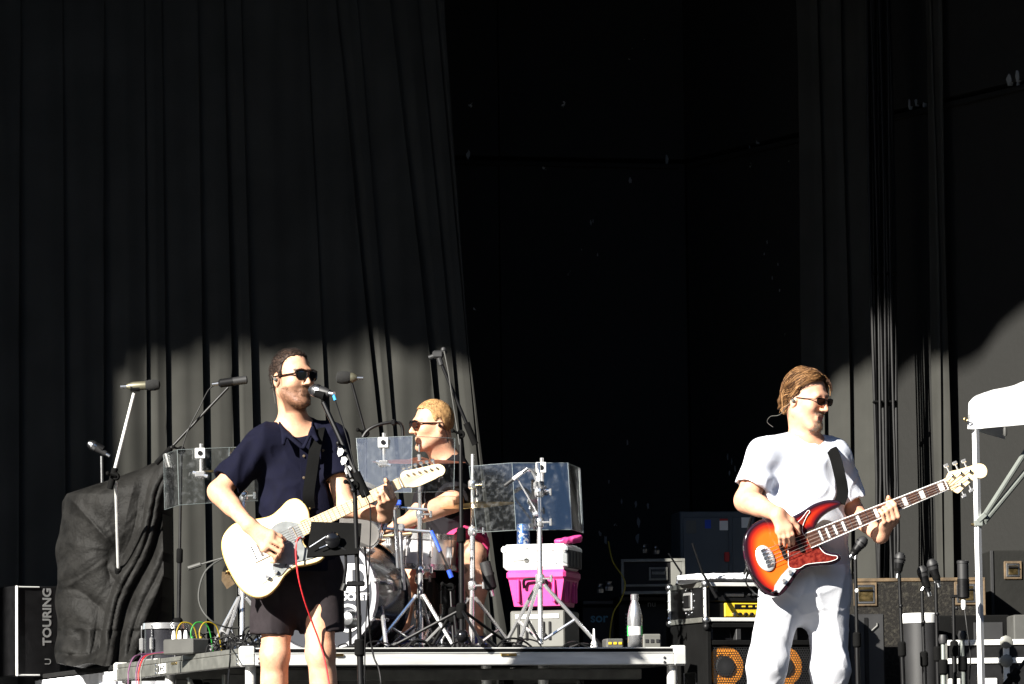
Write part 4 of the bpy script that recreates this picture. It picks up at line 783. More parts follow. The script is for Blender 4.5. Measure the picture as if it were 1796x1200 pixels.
hair(bp, BH, Hb, Rb, .97, LB, .006, 'hairmed', (.035, .018, .009), lumps=.003, extra=bhair, col2=(.10, .05, .02), freq=90)
def bflow(f, s, u, rd):
    if f > .0 and s < -.03: return (.12 + rd.gauss(0, .1), -.5, -1 + rd.gauss(0, .2))
    if f > .02 and u > .02: return (-.6 + rd.gauss(0, .15), (.9 if s > -.025 else -.9) + rd.gauss(0, .2), -.35)
    if f < -.05: return (-.25 + rd.gauss(0, .12), -.25 * s / .08, -1)
    return (-.75 + rd.gauss(0, .12), .30 * (1 if s > -.02 else -1), -.70 + rd.gauss(0, .12))
strands(bp, Hb, Rb, .97, LB, .011, 3600, ('strand_brown', 'strand_brown2', 'strand_brown3'), .085, bflow, 5, .0015, .03, 8, wave=.05, zmin=-.10)
sunglasses(bp, Hb, Rb, .97, 'lensbrown', 'blackgloss', .0245, .016, thin=True)
MB().lathe([(.006, 0), (.009, .004), (.006, .010)], Hb(.002, .086, -.004), Rb[1], 10).tube(spline([Hb(0, .094, -.006), Hb(-.03, .09, -.03), Hb(-.07, .085, -.075), Hb(-.125, .08, -.088), Hb(-.15, .07, -.115), Hb(-.13, .05, -.135)], 6), .0010, 5).build('ear_monitor', 'ltgrey', bp)
F = Field((P(1278, 800, 20.6).x, 20.3, P(1410, 1015, 20.7).z), (P(1520, 800, 20.8).x, 21.1, P(1410, 745, 20.7).z), .0055)
q = (beR - bR).normalized(); q2 = (beL - bL).normalized(); sR = bR + (beR - bR) * .70; sL = bL + (beL - bL) * .75
F.cap(bR, bR + (beR - bR) * 1.1, .070, .082, .05); F.plane(sR, q); F2 = Field(F.lo, [a_[-1] for a_ in F.ax], F.h); F2.cap(bL, bL + (beL - bL) * 1.1, .072, .076, .05); F2.plane(sL, q2); F.F = np.minimum(F.F, F2.F[:F.F.shape[0], :F.F.shape[1], :F.F.shape[2]])
F.cap(P(1404, 838, 20.76), P(1412, 930, 20.72), .182, .176, .05, flat=(tb, .76)); F.cap(P(1412, 930, 20.72), P(1416, 1040, 20.72), .176, .186, .05, flat=(tb, .78)); F.cap(P(1350, 805, 20.70), P(1456, 808, 20.80), .070, .070, .05); F.cap(nkb + V(0, .01, -.02), bR, .064, .064, .05); F.cap(nkb + V(0, .01, -.02), bL, .064, .064, .05)
F.warp(folds(31, .010, 17)); F.warp(lambda x, y, z: .009 * np.sin((x * .7 + z) * 48 + 2 * np.sin(x * 11)) * np.exp(-((x - P(1440, 905, 20.7).x) ** 2 + (z - P(1440, 905, 20.7).z) ** 2) / .02) + .004 * np.sin((x * .5 - z) * 55 + 1.5 * np.sin(z * 13)) * np.exp(-((x - P(1355, 850, 20.7).x) ** 2 + (z - P(1355, 850, 20.7).z) ** 2) / .012))
F.plane(P(1415, 1003, 20.7), (0, 0, -1)); F.cap(sR - q * .03, sR + q * .3, .060, .072, .006, op='s'); F.cap(sL - q2 * .03, sL + q2 * .3, .056, .064, .006, op='s'); F.cap(Hb(-.03, 0, -.06), nkb + V(.01, -.02, -.0), .066, .076, .004, op='s')
F.mesh('t_shirt', 'whitetee', bp)
F = Field((P(1290, 1000, 20.6).x, 20.38, .02), (P(1510, 1000, 20.7).x, 21.05, P(1410, 975, 20.7).z), .006)
F.cap(P(1414, 1000, 20.69), P(1414, 1025, 20.68), .180, .178, .04, flat=(tb, .8)); F.chain([bhR + V(.0, 0, .0), bkR, baR], [.104, .079, .074], .05); F.chain([bhL, bkL, baL], [.100, .077, .073], .05)
F.warp(folds(41, .0065, 21, .3)); F.warp(lambda x, y, z: .0010 * np.sin(z * 62 + 3 * np.sin(x * 14) + 2 * np.sin(y * 9)) * np.exp(-((z - bkR.z) / .22) ** 2)); F.plane(P(1414, 992, 20.7), (0, 0, 1)); F.plane((0, 0, .07), (0, 0, -1)); pn = F.mesh('trousers', 'pants', bp)
for a, b, c in ((P(1428, 1012, 20.57), P(1431, 1030, 20.56), P(1434, 1046, 20.56)), (P(1443, 1012, 20.58), P(1447, 1030, 20.57), P(1449, 1042, 20.57))): MB().tube(spline([a, b, c], 4), .0035, 6).build('drawstring', 'grey', pn)
for an in (baR, baL): shoe(bp, an, (.4, -1, 0), 'grey')
bg = thing('bass_guitar', 'sunburst bass guitar with red tortoiseshell pickguard and block inlays held by the bass player', 'bass guitar', GB(0, 0, 0))
BO = [(-.080, -.03), (-.072, .05), (-.045, .115), (.0, .150), (.056, .160), (.105, .142), (.152, .124), (.22, .126), (.29, .138), (.35, .134), (.395, .116), (.408, .098), (.398, .086), (.350, .083), (.31, .074), (.28, .058), (.262, .040), (.255, .033), (.22, .032), (.22, -.032), (.252, -.034), (.258, -.055), (.272, -.075), (.295, -.090), (.312, -.104), (.312, -.122), (.292, -.132), (.25, -.128), (.20, -.114), (.150, -.104), (.105, -.118), (.055, -.150), (.0, -.172), (-.045, -.150), (-.073, -.095)]
def burst(v, d):
    k = np.clip(-d / .062, 0, 1); c = np.zeros((len(v), 3)); stops = [(0, (.012, .005, .010)), (.22, (.020, .006, .010)), (.40, (.20, .008, .008)), (.62, (.42, .028, .008)), (1., (.66, .105, .010))]
    for i in range(3): c[:, i] = np.interp(k, [s_[0] for s_ in stops], [s_[1][i] for s_ in stops])
    c[v[:, 2] < -.02] *= .6; return c
guitar_body(bg, GB, BO, .042, .008, 'burst', burst)
BPG = [(.20, .030), (.205, .062), (.24, .098), (.262, .112), (.255, .120), (.215, .098), (.15, .075), (.128, .060), (.118, .025), (.103, -.02), (.092, -.045), (.085, -.075), (.12, -.094), (.155, -.090), (.20, -.100), (.25, -.115), (.290, -.118), (.296, -.106), (.275, -.094), (.252, -.075), (.242, -.05), (.236, -.031)]
pgd = MB().prism(spline(BPG, 3, True)[::-1], GB.o, GB.U, GB.V, GB.N, .0015, .005).build('pickguard', 'tortguard', bg); MB().tube([GB(a, b, .0045) for a, b in spline(BPG, 3, True)] + [GB(*BPG[0], .0045)], .0014, 5, False).build('pickguard_edge', 'pearl', pgd)
MB().prism([(.085, -.072), (.108, -.096), (.06, -.126), (.0, -.158), (-.018, -.142), (-.006, -.122), (.04, -.092)], GB.o, GB.U, GB.V, GB.N, .0015, .004).build('control_plate', 'snare', bg)
for u, v in ((.075, -.094), (.036, -.118)): knob(GB, u, v, bg, .010, .02)
MB().lathe([(.004, 0), (.005, .012), (.004, .03)], GB(-.008, -.146, .004), (GB.N * .5 - GB.U), 8).build('jack_plug', 'steel', bg)
br = MB().lathe([(.058, 0), (.058, .006), (.050, .010), (.0, .011)], GB(.004, 0, .001), GB.N, 28); A_ = np.array(br.v); 
br.v = [tuple(GB.o + (Vector(p) - GB.o) - GB.U * ((Vector(p) - GB.o).dot(GB.U) * .34)) for p in br.v]; brd = br.build('bridge', 'snare', bg)
for k in range(5): MB().box(GB(.004, .034 - .017 * k, .014), (.022, .012, .008), (GB.U, GB.V, GB.N), .002).build('saddle', 'steel', brd); MB().lathe([(.003, 0), (.003, .002)], GB(.02, .034 - .017 * k, .0125), GB.N, 6).build('screw', 'black', brd)
for u in (.085, .165):
    for dv in (.019, -.019): MB().box(GB(u, dv, .009), (.019, .036, .010), (GB.U, GB.V, GB.N), .004).build('pickup', 'black', bg)
nb_ = neck(bg, GB, .205, .864, .066, .046, .024, 'rosewood', 'maple', 21, .864, (1, 3, 5, 7, 9, 12, 15, 17, 19, 21), 'pearl'); MB().box(GB(.8645, 0, .013), (.005, .046, .006), (GB.U, GB.V, GB.N)).build('nut', 'pearl', nb_)
BHD = [(.867, -.023), (.880, -.030), (.893, -.047), (.905, -.052), (.94, -.038), (.985, -.024), (1.005, -.022), (1.022, -.030), (1.045, -.028), (1.060, -.008), (1.058, .016), (1.038, .032), (1.00, .036), (.94, .042), (.905, .047), (.888, .036), (.878, .027), (.867, .023)]
bhd = MB().prism(spline(BHD, 3, True), GB.o, GB.U, GB.V, GB.N, -.012, .003).build('headstock', 'maple', bg)
tun = [(.905, .026, 1), (.945, .022, 1), (.985, .016, 1), (.925, -.022, -1), (.965, -.012, -1)]
for k, (u, v, sg_) in enumerate(tun):
    tp = MB().lathe([(.007, 0), (.007, .012), (.004, .014)], GB(u, v, .003), GB.N, 10).build('tuner', 'steel', bhd); e = .046 if sg_ > 0 else -.046
    ee = v + sg_ * .045; MB().tube([GB(u, v, -.012), GB(u, ee, -.014)], .004, 6).box(GB(u, ee + sg_ * .006, -.014), (.024, .016, .008), (GB.U, GB.V, GB.N), .004).build('tuner_button', 'chrome', tp)
    yb = .034 - .017 * k; yn = .019 - .0095 * k; MB().tube([GB(.006, yb, .019), GB(.864, yn, .017), GB(u, v + .006, .010)], .0012, 4).build('string', 'string', bg)
stb = spline([GB(.402, .098, -.02), P(1478, 862, 20.58), P(1472, 830, 20.60), P(1464, 800, 20.66), P(1454, 780, 20.74), P(1446, 772, 20.84), P(1430, 790, 20.93), P(1390, 850, 20.97), P(1340, 930, 20.85), P(1318, 985, 20.62), GB(-.085, -.03, -.02)], 8)
MB().ribbon(stb, [V(1, .2, .2)] * 48 + [V(.5, .2, 1)] * (len(stb) - 48), .05, .002).build('strap', 'blackmat', bg)
bc = spline([GB(-.03, -.14, .02), GB(-.06, -.10, .015), GB(-.085, -.03, .0), P(1317, 1000, 20.5), P(1308, 1020, 20.55), P(1322, 1040, 20.6), P(1340, 1062, 20.85), V(P(1340, 1062, 20.9).x, 20.95, .4), V(1.0, 20.98, .02), V(1.2, 21.6, .006)], 6)
MB().tube(bc, .0035, 6).build('instrument_cable', 'black', label='black cable plugged into the lower edge of the sunburst bass guitar', cat='cable')
# ------------------------------------------------------------------ DRUMMER
dr = thing('person', 'drummer in black T-shirt, pink shorts and sunglasses sitting behind the drums', 'person', P(800, 1164, 23.3))
DH = P(761, 748, 23.2); Hd, Rd = head_frame(DH, (-.93, -.36, -.02), (0, 0, 1), .95); nkd = P(787, 815, 23.25)
dL, dR_ = P(806, 848, 23.02), P(778, 842, 23.50); deL, deR = P(793, 880, 22.86), P(735, 900, 23.45); dwL, dwR = P(697, 922, 22.80), P(676, 952, 23.05)
F = Field((P(628, 900, 23).x, 22.45, RZ - .01), (P(872, 900, 23).x, 23.85, P(760, 690, 23.2).z), .0055)
sculpt_head(F, Hd, Rd, .95, nkd, 0); td = Vector((-.9, -.43, 0))
F.cap(P(795, 862, 23.28), P(803, 950, 23.36), .14, .135, .03, flat=(td, .7)); F.cap(dL, dR_, .055, None, .04); F.cap(nkd, dL, .05, .05, .05); F.cap(nkd, dR_, .05, .05, .05)
F.chain([dL, deL, dwL], [.056, .048, .030], .02); F.cap(deL, deL + (dwL - deL) * .4, .050, .042, .02); F.chain([dR_, deR, dwR], [.052, .046, .03], .02)
for wv, e in ((dwL, (dwL - deL).normalized()), (dwR, (dwR - deR).normalized())):
    si = e.cross(V(0, 0, 1)).normalized(); kd = wv + e * .085; F.cap(wv, kd, .027, .022, .015, flat=(V(0, 0, 1), .75))
    for j in range(4):
        b0 = kd + si * (.028 - .0185 * j); F.chain([b0, b0 + e * .028 - UZ * .016, b0 + e * .016 - UZ * .040, b0 - e * .010 - UZ * .042], [.0105, .0095, .009, .0075], .004)
    F.chain([wv + e * .03 + si * .03, wv + e * .07 + si * .046 - UZ * .012, wv + e * .105 + si * .036 - UZ * .022], [.014, .012, .009], .008)
hpL, hpR = P(808, 957, 23.30), P(800, 955, 23.48); knL, knR = P(830, 972, 22.90), P(722, 972, 23.38); anL, anR = P(833, 1124, 22.94), P(700, 1122, 23.1)
for hp, kk, an in ((hpL, knL, anL), (hpR, knR, anR)): F.chain([hp, kk, an], [.08, .058, .04], .03); F.ell(kk + (an - kk) * .3 + V(.02, .01, 0), [V(1, 0, 0), V(0, 1, 0), V(0, 0, 1)], (.054, .054, .1), .03)
def skin_d(v):
    f, s, u = head_local(v, DH, Rd, .95); g = .5 + .5 * nz(v[:, 0], v[:, 1], v[:, 2], 220, 9); c = np.tile(SK, (len(v), 1)) * (.92 + .12 * g)[:, None]
    leg = v[:, 2] < P(800, 940, 23.2).z; dark_patch = leg & (nz(v[:, 0] * 1.4, v[:, 1], v[:, 2] * .6, 55, 3) > .55) & (v[:, 2] > P(800, 1060, 23).z); c[dark_patch] = c[dark_patch] * .35  # dark noise patches over the skin of the legs
    c = blotch(v, c, 12); hd = (u > -.15) & (np.abs(f) < .15) & (u < .16) & (np.abs(s) < .12); k = (np.where(hd, np.clip((-.03 - u) / .02, 0, 1) * np.clip((f - .0) / .02, 0, 1), 0) * .22 * g)[:, None]; return c * (1 - k) + np.array((.3, .16, .08)) * k
F.mesh('body', 'skin', dr, skin_d)
LD = [(-.2, -.035), (-.06, -.03), (-.03, -.02), (-.012, .034), (.01, .038), (.024, .02), (.035, .04), (.042, .075), (.06, .090), (.12, .092)]
hair(dr, DH, Hd, Rd, .95, LD, .007, 'hairblond', (.22, .12, .05), lumps=.002, col2=(.38, .23, .10))
strands(dr, Hd, Rd, .95, LD, .005, 1500, ('strand_blond', 'strand_blond2'), .009, short_flow, 4, .0009, .28, 3)
sunglasses(dr, Hd, Rd, .95, 'lensbrown', 'blackgloss', .0245, .019)
MB().lathe([(.006, 0), (.009, .004), (.006, .010)], Hd(.002, -.086, -.002), -Rd[1], 10).tube(spline([Hd(0, -.094, -.004), Hd(-.03, -.088, -.03), Hd(-.05, -.07, -.09)], 5), .002, 5).build('ear_monitor', 'black', dr)
F = Field((P(715, 900, 23).x, 22.6, P(800, 975, 23.2).z), (P(862, 900, 23).x, 23.9, P(760, 785, 23.2).z), .006)
F.cap(P(794, 872, 23.28), P(800, 965, 23.36), .158, .168, .05, flat=(td, .78)); F.cap(dL, dR_, .075, None, .05); F.cap(nkd + V(.005, 0, -.008), dL, .068, .070, .05); F.cap(nkd + V(.005, 0, -.008), dR_, .068, .070, .05); F.cap(dL, deL + (deL - dL) * .3, .080, .084, .05); F.cap(dR_, dR_ + (deR - dR_) * .6, .076, .078, .05)
F.warp(folds(51, .010, 18)); q = (deL - dL).normalized(); F.plane(dL + (deL - dL) * .98, q, (np.array(deL) - .17, np.array(deL) + (.12, .02, .06))); F.cap(Hd(-.03, 0, -.06), nkd + V(-.012, 0, .012), .054, .056, .004, op='s'); F.cap(dL + (deL - dL) * .85, deL + q * .2, .060, .07, .006, op='s')
tee = F.mesh('t_shirt', 'blacktee', dr); q = P(773, 840, 22.93); MB().prism([(-.012, -.014), (-.004, -.014), (-.003, .0), (.010, .003), (.012, .012), (-.010, .013)], q, V(1, 0, 0), V(0, 0, 1), V(0, -1, 0), 0, .02).build('chest_print', 'whiteprint', tee)
F = Field((P(690, 960, 23).x, 22.75, P(800, 1010, 23.2).z), (P(872, 960, 23).x, 23.85, P(800, 915, 23.2).z), .006); F.cap(hpL, hpR, .13, None, .05); F.cap(hpL, knL + V(0, .0, .02), .104, .090, .05); F.cap(hpR, knR, .104, .090, .05); F.warp(folds(61, .009, 20)); e = (knL - hpL).normalized(); F.plane(hpL + (knL - hpL) * .74, e, (np.array(knL) - (.12, .2, .2), np.array(knL) + (.15, .12, .16))); e = (knR - hpR).normalized(); F.plane(hpR + (knR - hpR) * .8, e, (np.array(knR) - .2, np.array(knR) + .16)); F.mesh('shorts', 'pinkcloth', dr)
for an, d in ((anL, (.35, -1, 0)), (anR, (-1, -.4, 0))): shoe(dr, an, d, 'shoeblue')
th_ = thing('drum_throne', 'round black drum throne the drummer sits on', 'stool', V(hpR.x, hpR.y + .05, RZ)); c = V(hpR.x + .02, hpR.y - .02, 0)
MB().lathe([(.15, 0), (.165, .02), (.165, .06), (.14, .075)], c + V(0, 0, hpR.z - .20), UZ, 28).build('seat', 'blackmat', th_); MB().tube([c + V(0, 0, RZ + .1), c + V(0, 0, hpR.z - .2)], .016, 10).build('post', 'steel', th_)
for k in range(3): a = k * 2.09 + .4; MB().tube([c + V(0, 0, RZ + .24), c + V(math.cos(a) * .25, math.sin(a) * .25, RZ + .01)], .01, 8).build('leg', 'steel', th_)
for a, b, lb in ((P(702, 938, 22.78), P(610, 948, 22.62), 'wooden drumstick in the drummer\'s near hand over the snare'), (P(688, 966, 23.02), P(622, 958, 22.8), 'wooden drumstick in the drummer\'s far hand behind the snare')): d = (b - a).normalized(); MB().tube([a - d * .06, a + d * .2, a + d * .27, a + d * .28, a + d * .29], [.007, .007, .004, .005, .002], 8).build('drumstick', 'maple', label=lb, cat='drumstick')
# ------------------------------------------------------------------ DRUMS
def drum(name, label, c, ax, r, hgt, shell, lugs=8, rim='chrome', head='white', hoop_h=.014, group=None, lugm='chrome'):
    ax = Vector(ax).normalized(); c = Vector(c); t = thing(name, label, 'drum', c - ax * (hgt / 2), group); b0 = c - ax * hgt / 2
    MB().lathe([(r, .0), (r, hgt)], b0, ax, 36).build('shell', shell, t)
    for s, n_ in ((1, 'batter_head'), (-1, 'resonant_head')): MB().lathe([(r * .985, 0), (r * .97, .006), (0, .007)], c + ax * s * (hgt / 2), ax * s, 36).build(n_, head, t)
    for s in (1, -1): MB().lathe([(r + .004, -hoop_h), (r + .008, -hoop_h), (r + .006, hoop_h), (r + .001, hoop_h)], c + ax * s * (hgt / 2), ax * s, 40, True).build('hoop', rim, t)
    x, y, _ = frame_of(ax)
    for k in range(lugs):
        a = 2 * math.pi * (k + .5) / lugs; d = x * math.cos(a) + y * math.sin(a); p = c + d * (r + .012)
        lg = MB().box(p, (.022, .016, min(.06, hgt * .4)), (d, ax.cross(d), ax), .005).build('lug', lugm, t); MB().tube([p - ax * hgt * .52, p + ax * hgt * .52], .003, 6).build('tension_rod', 'steel', lg)
    return t
KN = V(-math.sin(math.radians(20)), -math.cos(math.radians(20)), 0); KX = V(-KN.y, KN.x, 0); KC = P(562, 1043, 22.2)
kd = thing('bass_drum', 'black bass drum with white lettering on its dark front head', 'drum', KC - KN * .2 - V(0, 0, .285))
MB().lathe([(.272, 0), (.272, .40)], KC - KN * .41, KN, 48).build('shell', 'drumshell', kd)
fh = MB().lathe([(.262, 0), (.258, .006), (0, .007)], KC - KN * .012, KN, 48).build('front_head', 'drumhead', kd); MB().lathe([(.262, 0), (0, .006)], KC - KN * .405, -KN, 40).build('batter_head', 'offwhite', kd)
for d, m_ in ((.0, 'hoop'), (-.41, 'drumshell')): MB().lathe([(.268, -.022), (.284, -.022), (.284, .014), (.262, .014)], KC + KN * d, KN, 48, True).build('hoop', m_, kd)
for k in range(10):
    a = 2 * math.pi * k / 10 + .2; d = KX * math.cos(a) + UZ * math.sin(a); lg = MB().box(KC - KN * .16 + d * .281, (.022, .02, .07), (d, KN.cross(d), KN), .005).build('lug', 'chrome', kd); MB().tube([KC - KN * .16 + d * .290, KC + KN * .02 + d * .290], .0035, 6).box(KC + KN * .012 + d * .288, (.02, .018, .034), (d, KN.cross(d), KN), .004).build('claw', 'chrome', lg)
hp0 = KC + KN * -.0035
text_part('AD', .175, hp0 + KX * .128 + UZ * .066, KX, UZ, 'headprint', fh, depth=.0006, bold=.007); text_part('ROCKET', .044, hp0 + KX * .155 - UZ * .016, KX, UZ, 'headprint', fh, depth=.0006, bold=.002)
MB().lathe([(.066, 0), (.066, .003), (.052, .003), (.052, 0)], hp0 + KX * .135 - UZ * .112, KN, 32, True).build('port_ring', 'headprint', fh)
for sgn, off in ((1, .27), (-1, -.27)):
    p0 = KC - KN * .10 + KX * off * .98 - UZ * .06; MB().tube([p0, KC + KN * .16 + KX * off * 1.45 + V(0, 0, RZ - KC.z + .012)], .010, 8).build('spur', 'chrome', kd)
drum('snare_drum', 'shiny steel snare drum in front of the drummer\'s knees', P(735, 967, 23.0), (.05, -.05, 1), .18, .145, 'snare', 10)
drum('rack_tom', 'small rack tom tilted over the bass drum', P(622, 905, 22.40), (.20, .62, .78), .138, .17, 'drumshell', 6, head='toptom', lugm='steel')
drum('floor_tom', 'black floor tom standing behind the snare drum', P(752, 1072, 23.5), (0, 0, 1), .15, .34, 'drumshell', 8)
drum('small_tom', 'small black tom standing on the riser beside the covered gear', P(289, 1130, 22.75), (0, 0, 1), .098, .17, 'drumshell', 6)
def tripod(parent, base, hub, spread, m, a0=.3, n=3, r=.009, brace=True):
    for k in range(n):
        a = a0 + 2 * math.pi * k / n; ft = V(base.x + math.cos(a) * spread, base.y + math.sin(a) * spread, base.z + .012); tp = V(base.x + math.cos(a) * .02, base.y + math.sin(a) * .02, base.z + hub)
        lg = MB().tube([tp, ft], r, 8)
        if brace: md = tp + (ft - tp) * .55; lg.tube([md, V(base.x + math.cos(a) * .018, base.y + math.sin(a) * .018, base.z + .05)], r * .8, 6)
        l_ = lg.build('leg', m, parent); MB().tube([ft + (tp - ft) * .12, ft - (tp - ft).normalized() * .012], r * 1.7, 8).build('rubber_foot', 'black', l_)
def hw_stand(name, label, base, top, cat='stand', spread=.27, m='chrome', r=.0125, hub=.28, a0=.3, wing=True, joints=(.35, .62, .85), group=None):
    base, top = Vector(base), Vector(top); t = thing(name, label, cat, base, group); L = top - base
    MB().tube([base + V(0, 0, .03), base + L * joints[1]], r, 12).build('lower_tube', m, t); MB().tube([base + L * joints[1], top], r * .72, 10).build('upper_tube', m, t)
    for j in joints:
        q = base + L * j; cl = MB().lathe([(r * 1.25, -.022), (r * 1.7, -.014), (r * 1.7, .014), (r * 1.25, .022)], q, UZ, 12).build('collar', m, t)
        if wing: MB().tube([q + V(.012, -.012, 0), q + V(.045, -.02, .0)], .0045, 6).box(q + V(.052, -.022, 0), (.012, .006, .034), None, .003).build('wing_screw', m, cl)
    tripod(t, base, hub, spread, m, a0); return t
def cymbal(label, c, ax, r, m='brass'):
    ax = Vector(ax).normalized(); t = thing('cymbal', label, 'cymbal', c); MB().lathe([(r, 0), (r, .0012), (r * .6, .010), (r * .22, .013), (r * .18, .019), (r * .08, .024), (.004, .025)], c, ax, 48).build('disc', m, t); MB().lathe([(.010, .024), (.010, .036), (.006, .04)], c, ax, 10).tube([Vector(c) + ax * .05, Vector(c) + ax * .085], .004, 8).build('wing_nut', 'chrome', t)
cymbal('reddish crash cymbal edge-on behind the middle clear shield', P(735, 811, 22.95), (.02, -.10, 1), .225, 'redcym'); cymbal('ride cymbal left of the pink cooler, half behind a clear shield', P(838, 887, 22.75), (-.06, -.12, 1), .18); cymbal('thin brass cymbal behind the singer\'s right arm', P(415, 829, 22.75), (.03, -.05, 1), .19)
hw_stand('cymbal_stand', 'chrome cymbal stand in the middle of the drum kit', deckpt(738, 22.35), P(736, 800, 22.9), spread=.24, a0=3.4, joints=(.42, .70, .9)); hw_stand('cymbal_stand', 'chrome cymbal stand in front of the drummer\'s bare knee', deckpt(828, 22.7), P(829, 797, 22.75), spread=.25, a0=.5); hw_stand('cymbal_stand', 'chrome cymbal stand rising behind the cream guitar', deckpt(424, 22.35), P(428, 832, 22.7), spread=.26, a0=.2, joints=(.36, .6, .88)); hw_stand('snare_stand', 'low chrome stand under the snare drum', deckpt(735, 23.0), P(735, 1000, 23.0), spread=.22, hub=.16, a0=1.0, joints=(.3, .5, .9))
sst = hw_stand('shield_stand', 'chrome stand holding the clear shield above the pink cooler', deckpt(948, 21.85), P(945, 812, 21.98), spread=.28, a0=.15, hub=.30, joints=(.38, .68, .84))
ks = thing('pedal', 'chrome bass drum pedal below the snare drum', 'pedal', deckpt(700, 22.75)); q = deckpt(690, 22.7); MB().box(q + V(.02, 0, .05), (.26, .09, .012), (V(.97, 0, -.22), V(0, 1, 0), V(.22, 0, .97)), .003).build('footboard', 'steel', ks); MB().tube([q + V(-.12, -.06, .01), q + V(-.12, -.06, .22), q + V(-.12, .06, .22), q + V(-.12, .06, .01)], .008, 8).build('frame', 'chrome', ks); MB().tube([q + V(-.12, 0, .21), q + V(-.17, 0, .36)], .005, 6).ball(q + V(-.175, 0, .37), .025).build('beater', 'offwhite', ks)
def tangle(name, label, pts_fn, n, m, r, seed, kind='stuff', cat='cables'):
    rd = random.Random(seed); mb = MB()
    for _ in range(n): mb.tube(spline(pts_fn(rd), 5), r * rd.uniform(.7, 1.2), 5)
    return mb.build(name, m, label=label, cat=None if kind else cat, kind=kind)
def lp(x0, x1, Y0, Y1, hmax):
    def f(rd):
        x = rd.uniform(x0, x1); y = rd.uniform(Y0, Y1); w = rd.uniform(.05, .22); h = rd.uniform(.02, hmax); q = deckpt(x, y); a = rd.uniform(-.6, .6); d = V(math.cos(a), math.sin(a), 0) * w
        return [q + V(0, 0, .006), q + d * .2 + V(rd.uniform(-.02, .02), 0, h * .8), q + d * .5 + V(0, rd.uniform(-.04, .04), h), q + d * .8 + V(rd.uniform(-.02, .02), 0, h * .7), q + d + V(0, 0, .006)]
    return f
tangle('cable_tangle', 'tangle of black cables on the left end of the riser', lp(318, 440, 21.6, 22.4, .12), 45, 'black', .004, 1); tangle('cable_tangle', 'loose black cables on the riser under the drums', lp(580, 1000, 21.4, 22.6, .05), 34, 'black', .0045, 2)
for i, (m_, x, lb) in enumerate((('yelloww', 312, 'short yellow patch lead plugged into the stage box'), ('greenw', 337, 'short green patch lead plugged into the stage box'), ('yelloww', 352, 'second short yellow patch lead, the one right of the green lead'))):
    q = deckpt(x, 21.9); MB().tube(spline([q + V(0, 0, .06), q + V(-.005, 0, .11), q + V(.02, .02, .15), q + V(.07, .05, .13), q + V(.09, .08, .02)], 6), .0032, 6).tube([q + V(0, 0, .03), q + V(0, 0, .085)], .007, 8).build('patch_lead', m_, label=lb, cat='cable')
sb = thing('stage_box', 'grey stage box with white plugs on the front left edge of the riser', 'stage box', deckpt(325, 21.85)); a = deckpt(300, 21.85); b = deckpt(352, 21.7); X = (b - a).normalized(); N = V(-X.y, X.x, 0); MB().box((a + b) / 2 + V(0, 0, .035), ((b - a).length, .1, .07), (X, N, UZ), .006).build('housing', 'grey', sb)
for k in range(3): MB().lathe([(.010, 0), (.010, .016), (.007, .036), (.004, .04)], a + X * (.02 + .042 * k) + V(0, 0, .07), UZ, 8).build('plug', 'white', sb)
for i, (m_, dx) in enumerate((('purple', 0), ('redcable', 4), ('purple', -14), ('ltgrey', 8))):
    q0 = deckpt(306 + dx * .5, 21.9, RZ + .02); e0 = P(248 + dx, 1150, 21.75); MB().tube(spline([q0, P(282 + dx, 1146, 21.85), P(262 + dx, 1148, 21.8), e0 + V(0, 0, -.01), P(240 + dx, 1175, 21.72), P(239 + dx, 1205, 21.7), V(P(239 + dx, 1260, 21.7).x, 21.7, .02)], 6), .0032, 6).build('multicore_cable', m_, label=['purple cable hanging over the left end of the riser, against the frame', 'reddish cable with a white tag hanging over the left end of the riser', 'outermost purple cable bowing off the left end of the riser', 'pale grey cable curling over the left end of the riser'][i], cat='cable', group='cables over the riser end')
MB().tube(spline([P(424, 975, 22.0), P(395, 978, 21.95), P(362, 1000, 21.9), P(349, 1035, 21.9), P(352, 1065, 21.9), P(372, 1090, 21.9), P(400, 1101, 21.95), P(420, 1101, 22)], 7), .0042, 6).build('loop_cable', 'grey', label='thin grey cable looping in the air left of the cream guitar', cat='cable')
MB().tube([P(330, 997, 22.0), P(352, 990, 22.0)], .011, 10).tube([P(352, 990, 22.0), P(390, 979, 22.0)], .004, 8).build('drum_mic_arm', 'grey', label='grey rod with a thick end pointing left from behind the cream guitar', cat='rod')
MB().tube(spline([P(404, 1120, 21.4), P(404, 1150, 20.85), P(402, 1175, 20.82), P(400, 1210, 20.8), V(P(398, 1260, 20.8).x, 20.8, .01)], 6), .004, 6).build('drop_cable', 'black', label='black cable hanging down over the riser\'s left front corner', cat='cable')
MB().tube(spline([P(640, 960, 19.66), P(645, 1030, 20.3), P(648, 1100, 20.7), P(655, 1150, 20.75), P(668, 1195, 20.7), V(P(676, 1230, 20.6).x, 20.6, .01)], 7), .004, 6).build('drop_cable', 'black', label='black cable falling in front of the riser right of the microphone pole', cat='cable')
